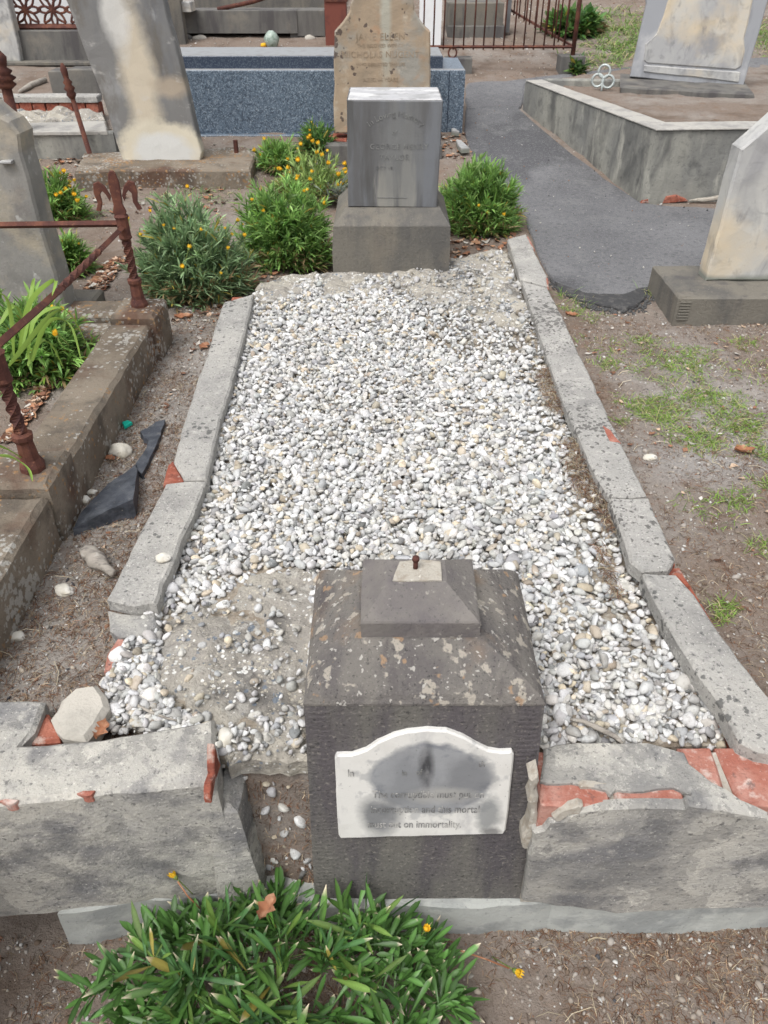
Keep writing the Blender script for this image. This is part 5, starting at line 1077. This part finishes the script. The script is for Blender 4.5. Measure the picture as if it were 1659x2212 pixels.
# strappy plant
P0 = G(40, 775, .40)
st_ = thing('strap_leaf_plant', 'bright green arching strap leaved plant at the left edge inside the kerb', 'plant', P0)
for k, pts in enumerate([[(40, 770), (62, 660), (118, 605), (112, 640)], [(60, 775), (75, 690), (140, 668), (188, 745)], [(70, 780), (100, 700), (150, 700), (178, 790)], [(60, 790), (85, 740), (110, 745), (140, 800)], [(30, 770), (20, 660), (-10, 630), (-40, 650)], [(45, 760), (60, 690), (70, 620), (75, 600)], [(20, 790), (60, 740), (100, 690), (135, 665)], [(0, 700), (30, 660), (50, 690), (60, 720)], [(0, 985), (30, 990), (60, 1012), (70, 1040)], [(-20, 960), (10, 968), (40, 985), (52, 1000)]]):
    Yq = 1.95 if k < 8 else 1.35; W_ = []
    pv = [V(x, y, Yq+.05*j*(1 if k % 2 else -1)) for j, (x, y) in enumerate(pts)]
    mb = MB(); n_s = 14; vs = []
    for j in range(n_s+1):
        t = j/n_s*3; i_ = min(2, int(t)); f = t-i_
        def cr(a, b, c, d, f): return .5*((2*b)+(c-a)*f+(2*a-5*b+4*c-d)*f*f+(3*b-a-3*c+d)*f**3)
        g_ = [pv[max(0, i_-1)], pv[i_], pv[i_+1], pv[min(3, i_+2)]]; c_ = Vector([cr(*(q[m] for q in g_), f) for m in range(3)])
        wd = .0085*(1-(j/n_s)**4)*(.5+.5*min(1, j/3)); 
        vs += [c_+Vector((-wd*.8, wd*.5, wd*.5)), c_+Vector((0, 0, -wd*.3)), c_+Vector((wd*.8, -wd*.3, -wd*.1))]
    fs_ = [(j*3+q, j*3+q+1, j*3+q+4, j*3+q+3) for j in range(n_s) for q in (0, 1)]
    mb.add(vs, fs_, True); o = obj('leaf', mb, M['leaf'], st_); attr_col(o.data, np.tile(np.array([.24, .38, .07]), (len(vs), 1))*(1+.1*rg.normal()))
# front plant
fp = thing('leafy_plant', 'large glossy green spreading plant with brown leaf tips in front of the kerb', 'plant', (-.2, .50, -.02))
nR = 170; th = rg.random(nR)*6.28; rr_ = np.sqrt(rg.random(nR)); cxp, cyp, rx_, ry_ = -.195, .525, .315, .16
rb_ = np.stack([cxp+rr_*np.cos(th)*rx_, cyp+rr_*np.sin(th)*ry_, .035+.075*(1-rr_**2)+.02*rg.normal(size=nR)], 1)
idx = np.repeat(np.arange(nR), 13); m_ = len(idx); az = rg.random(m_)*6.28; elv = np.radians(12+66*rg.random(m_))
d = np.stack([np.cos(az)*np.cos(elv), np.sin(az)*np.cos(elv), np.sin(elv)], 1)
outw = np.stack([(rb_[idx, 0]-cxp)/rx_, (rb_[idx, 1]-cyp)/ry_, 0*az], 1); d = unit(d+outw*.55)
bs = rb_[idx]+.008*rg.normal(size=(m_, 3)); bs[:, 2] = np.maximum(bs[:, 2], -.01)
Lf = .045+.055*rg.random(m_)**1.3; Wf = .0080+.0045*rg.random(m_); dr = .15+.3*rg.random(m_)
score = -(bs[:, 2]+.5*d[:, 2]*Lf)-.0*bs[:, 1]; vis = np.array([(H-b[2]) for b in bs]); okv = (bs[:, 1] > .40)
order = np.argsort(np.where(okv, score, 9)); big, rest = order[:300], order[300:]
colf = np.array((.05, .115, .026))*(1+.3*rg.normal(size=(m_, 1))); tipf = (rg.random(m_) < .3)*1.
P, F_, Cc = blades(bs[rest], d[rest], Lf[rest], Wf[rest], dr[rest], colf[rest], tipf[rest], 6, 1.5, 'spat'); leafmesh('foliage', P, F_, Cc, M['leaf_gloss'], fp, 'stuff')
variants = []
for k in range(16):
    P, F_, Cc = blades(np.zeros((1, 3)), np.array([[0, 1., 0]]), np.array([1.]), np.array([.10+.06*rg.random()]), np.array([.05+.45*rg.random()]), np.array([(.055, .125, .028), (.07, .15, .03), (.04, .10, .03), (.095, .16, .035)])[[k % 4]]*(1+.12*rg.normal())*(np.array([(2.6, 1.3, 1.4)]) if k == 15 else 1), np.array([1. if k % 3 == 0 else 0.]), 6, 1.5, 'spat')
    me = bpy.data.meshes.new('leaf'); fast_mesh(me, P, F_); attr_col(me, Cc.clip(.005, .9)); me.materials.append(M['leaf_gloss']); variants.append(me)
for i_ in big:
    o = link(bpy.data.objects.new('leaf', variants[int(rg.integers(0, 16))])); o.parent = fp; y_ = Vector(d[i_]).normalized(); zv = Vector((0, 0, 1))+Vector(.3*rg.normal(size=3)); x_ = y_.cross(zv).normalized(); z_ = x_.cross(y_)
    m3 = Matrix((x_, y_, z_)).transposed(); L_ = Lf[i_]*1.05; o.matrix_local = Matrix.Translation(Vector(bs[i_])-origin(fp)) @ m3.to_4x4() @ Matrix.Diagonal((L_, L_, L_, 1))
for k, (x, y, z_, s_) in enumerate([(382, 1898, .16, 1.1), (1108, 2094, .02, 1.2), (918, 2010, .13, 1.)]):
    p = G(x, y, z_); o = flower(fp, p, s_*.8, [(-.3, -.7, 0), (.9, .9, .3), (.1, .2, 0)][k])
mb = MB(); tube(mb, [G(432, 1962, .11), G(405, 1935, .14), G(384, 1904, .16)], .0016, 5); obj('flower_stalk', mb, M['dry_leaf'], fp)
mb = MB(); tube(mb, [G(990, 2052, .06), G(1050, 2072, .035), G(1100, 2092, .02)], .0016, 5); obj('flower_stalk', mb, M['dry_leaf'], fp)
# grass tufts
def grass(name, label, spots, col, L=.05, W=.0022, far=1.):
    B_, D_, C_ = [], [], []
    for (x, y, rpx, n) in spots:
        c = T(x, y); r = rpx*c.y/FP*1.25; a = rg.random(n)*6.28; q = np.sqrt(rg.random(n))*r*(1+.4*np.sin(a*3)); px, py = c.x+q*np.cos(a)*1.3, c.y+q*np.sin(a)*1.1
        B_.append(np.stack([px, py, zter(px, py)-.002], 1)); e = np.radians(10+55*rg.random(n)); az = rg.random(n)*6.28; D_.append(np.stack([np.cos(az)*np.cos(e), np.sin(az)*np.cos(e), np.sin(e)], 1))
        cl = np.array(col)*(1+.25*rg.normal(size=(n, 1))); dry = rg.random(n) < .22; cl[dry] = (.42, .38, .2); C_.append(cl)
    B_, D_, C_ = map(np.concatenate, (B_, D_, C_)); n = len(B_)
    P, F_, Cc = blades(B_, D_, L*(.4+.9*rg.random(n)), np.full(n, W), .3+.5*rg.random(n), C_, k=3, prof='strap'); return put(leafmesh(name, P, F_, Cc, M['leaf'], None, 'stuff'), label, 'grass')
grass('grass', 'patchy bright green grass tufts on the right hand dirt', [(1350, 760, 60, 220), (1470, 820, 70, 420), (1560, 920, 80, 460), (1430, 880, 60, 260), (1620, 800, 50, 160), (1540, 1100, 60, 160), (1390, 740, 24, 180), (1462, 790, 42, 520), (1500, 765, 30, 250), (1310, 790, 24, 160), (1240, 670, 20, 120), (1275, 690, 22, 120), (1400, 880, 40, 420), (1430, 905, 34, 300), (1505, 955, 44, 560), (1560, 870, 40, 420), (1495, 865, 30, 260), (1600, 920, 40, 420), (1655, 980, 30, 260), (1340, 910, 14, 70), (1605, 738, 26, 150), (1590, 1080, 34, 200), (1655, 1050, 26, 120), (1565, 1310, 26, 140), (1650, 1180, 26, 120), (1560, 1335, 10, 40)], (.19, .30, .06), .045)
grass('grass', 'green grass blades by the foot of the brown stone base', [(1388, 630, 8, 30), (1220, 640, 12, 40), (1404, 640, 10, 30), (1660, 690, 16, 60), (1180, 2100, 10, 14), (1410, 2210, 10, 14), (1250, 655, 20, 60)], (.17, .28, .06), .07)
grass('grass', 'blurred green grass patches on the bank beyond the path', [(1300, 130, 40, 260), (1420, 110, 50, 260), (1330, 75, 50, 420), (1350, 105, 40, 420), (1620, 90, 60, 500), (1330, 30, 40, 200), (1380, 60, 60, 420), (1650, 60, 60, 420)], (.17, .27, .07), .14, .008)
grass('grass', 'thin grey green weeds on the dirt between the leaning marble and the bushes', [(420, 412, 30, 70), (500, 400, 34, 90), (470, 430, 26, 70), (180, 480, 14, 60), (210, 465, 16, 50), (560, 330, 16, 60), (120, 330, 30, 60), (330, 430, 20, 30)], (.2, .29, .13), .08, .004)
# crumbs of asphalt along the broken lower edge of the path
xe, ye = [], []
pl_ = HP([(1190, 600), (1210, 630), (1262, 658), (1320, 670), (1375, 668), (1402, 640)], ZB)
for i_ in range(len(pl_)-1):
    t = rg.random(70); xe.append(pl_[i_][0]+(pl_[i_+1][0]-pl_[i_][0])*t+.012*rg.normal(size=70)); ye.append(pl_[i_][1]+(pl_[i_+1][1]-pl_[i_][1])*t-.01+.016*rg.normal(size=70))
xe, ye = np.concatenate(xe), np.concatenate(ye)
scatter('asphalt_crumbs', np.stack([xe, ye, zter(xe, ye)+.003], 1), .003+.006*rg.random(len(xe)), np.tile([(.07, .07, .07)], (len(xe), 1))*(1+.4*rg.random((len(xe), 1))), M['litter'], 1, 6, label='dark crumbs along the broken lower edge of the asphalt path', cat='asphalt crumbs')
# tiny fallen bits on the asphalt
xs_ = rg.random(400)*2.2+.3; ys_ = 2.8+rg.random(400)*3.5; k = pin(PATH, xs_, ys_); xs_, ys_ = xs_[k], ys_[k]
scatter('path_grit', np.stack([xs_, ys_, np.array([rise(y) for y in ys_])+.007], 1), .002+.004*rg.random(len(xs_))**2, np.array([(.45, .43, .4), (.04, .04, .04), (.25, .14, .09)])[rg.integers(0, 3, len(xs_))], M['litter'], 1, 6, label='small pale and dark bits scattered over the asphalt', cat='grit')
flakes('leaf_litter', 'small brown leaf flakes scattered over the right hand dirt and lane', [(1230, 680, 1659, 1400, 160), (200, 700, 440, 1250, 60), (1020, 2050, 1659, 2212, 30), (1100, 120, 1250, 172, 80)], [(.26, .14, .09), (.18, .1, .07), (.4, .3, .22), (.45, .42, .38)], .007)

xs_, ys_ = [], []
for n_c, x0_, x1_, y0_, y1_ in ((5000, -.9, .95, .28, .68), (9000, .62, 2.3, .7, 2.8), (4500, -.8, -.45, .75, 3.0), (4000, -2.2, 2.4, 2.9, 5.5)):
    a_, b_ = world_pts(n_c, x0_, x1_, y0_, y1_, patchy(3, .0, 95)); xs_.append(a_); ys_.append(b_)
xs_, ys_ = np.concatenate(xs_), np.concatenate(ys_)
scatter('dirt_clods', np.stack([xs_, ys_, zter(xs_, ys_)], 1), np.clip(rg.lognormal(0, .5, len(xs_))*.0032, .0015, .011), np.array([(.21, .17, .14), (.14, .105, .08), (.27, .235, .20), (.33, .30, .27)])[rg.integers(0, 4, len(xs_))], M['litter'], 1, 8, .7, label='small crumbs and clods of brown soil over the bare dirt', cat='soil clods')
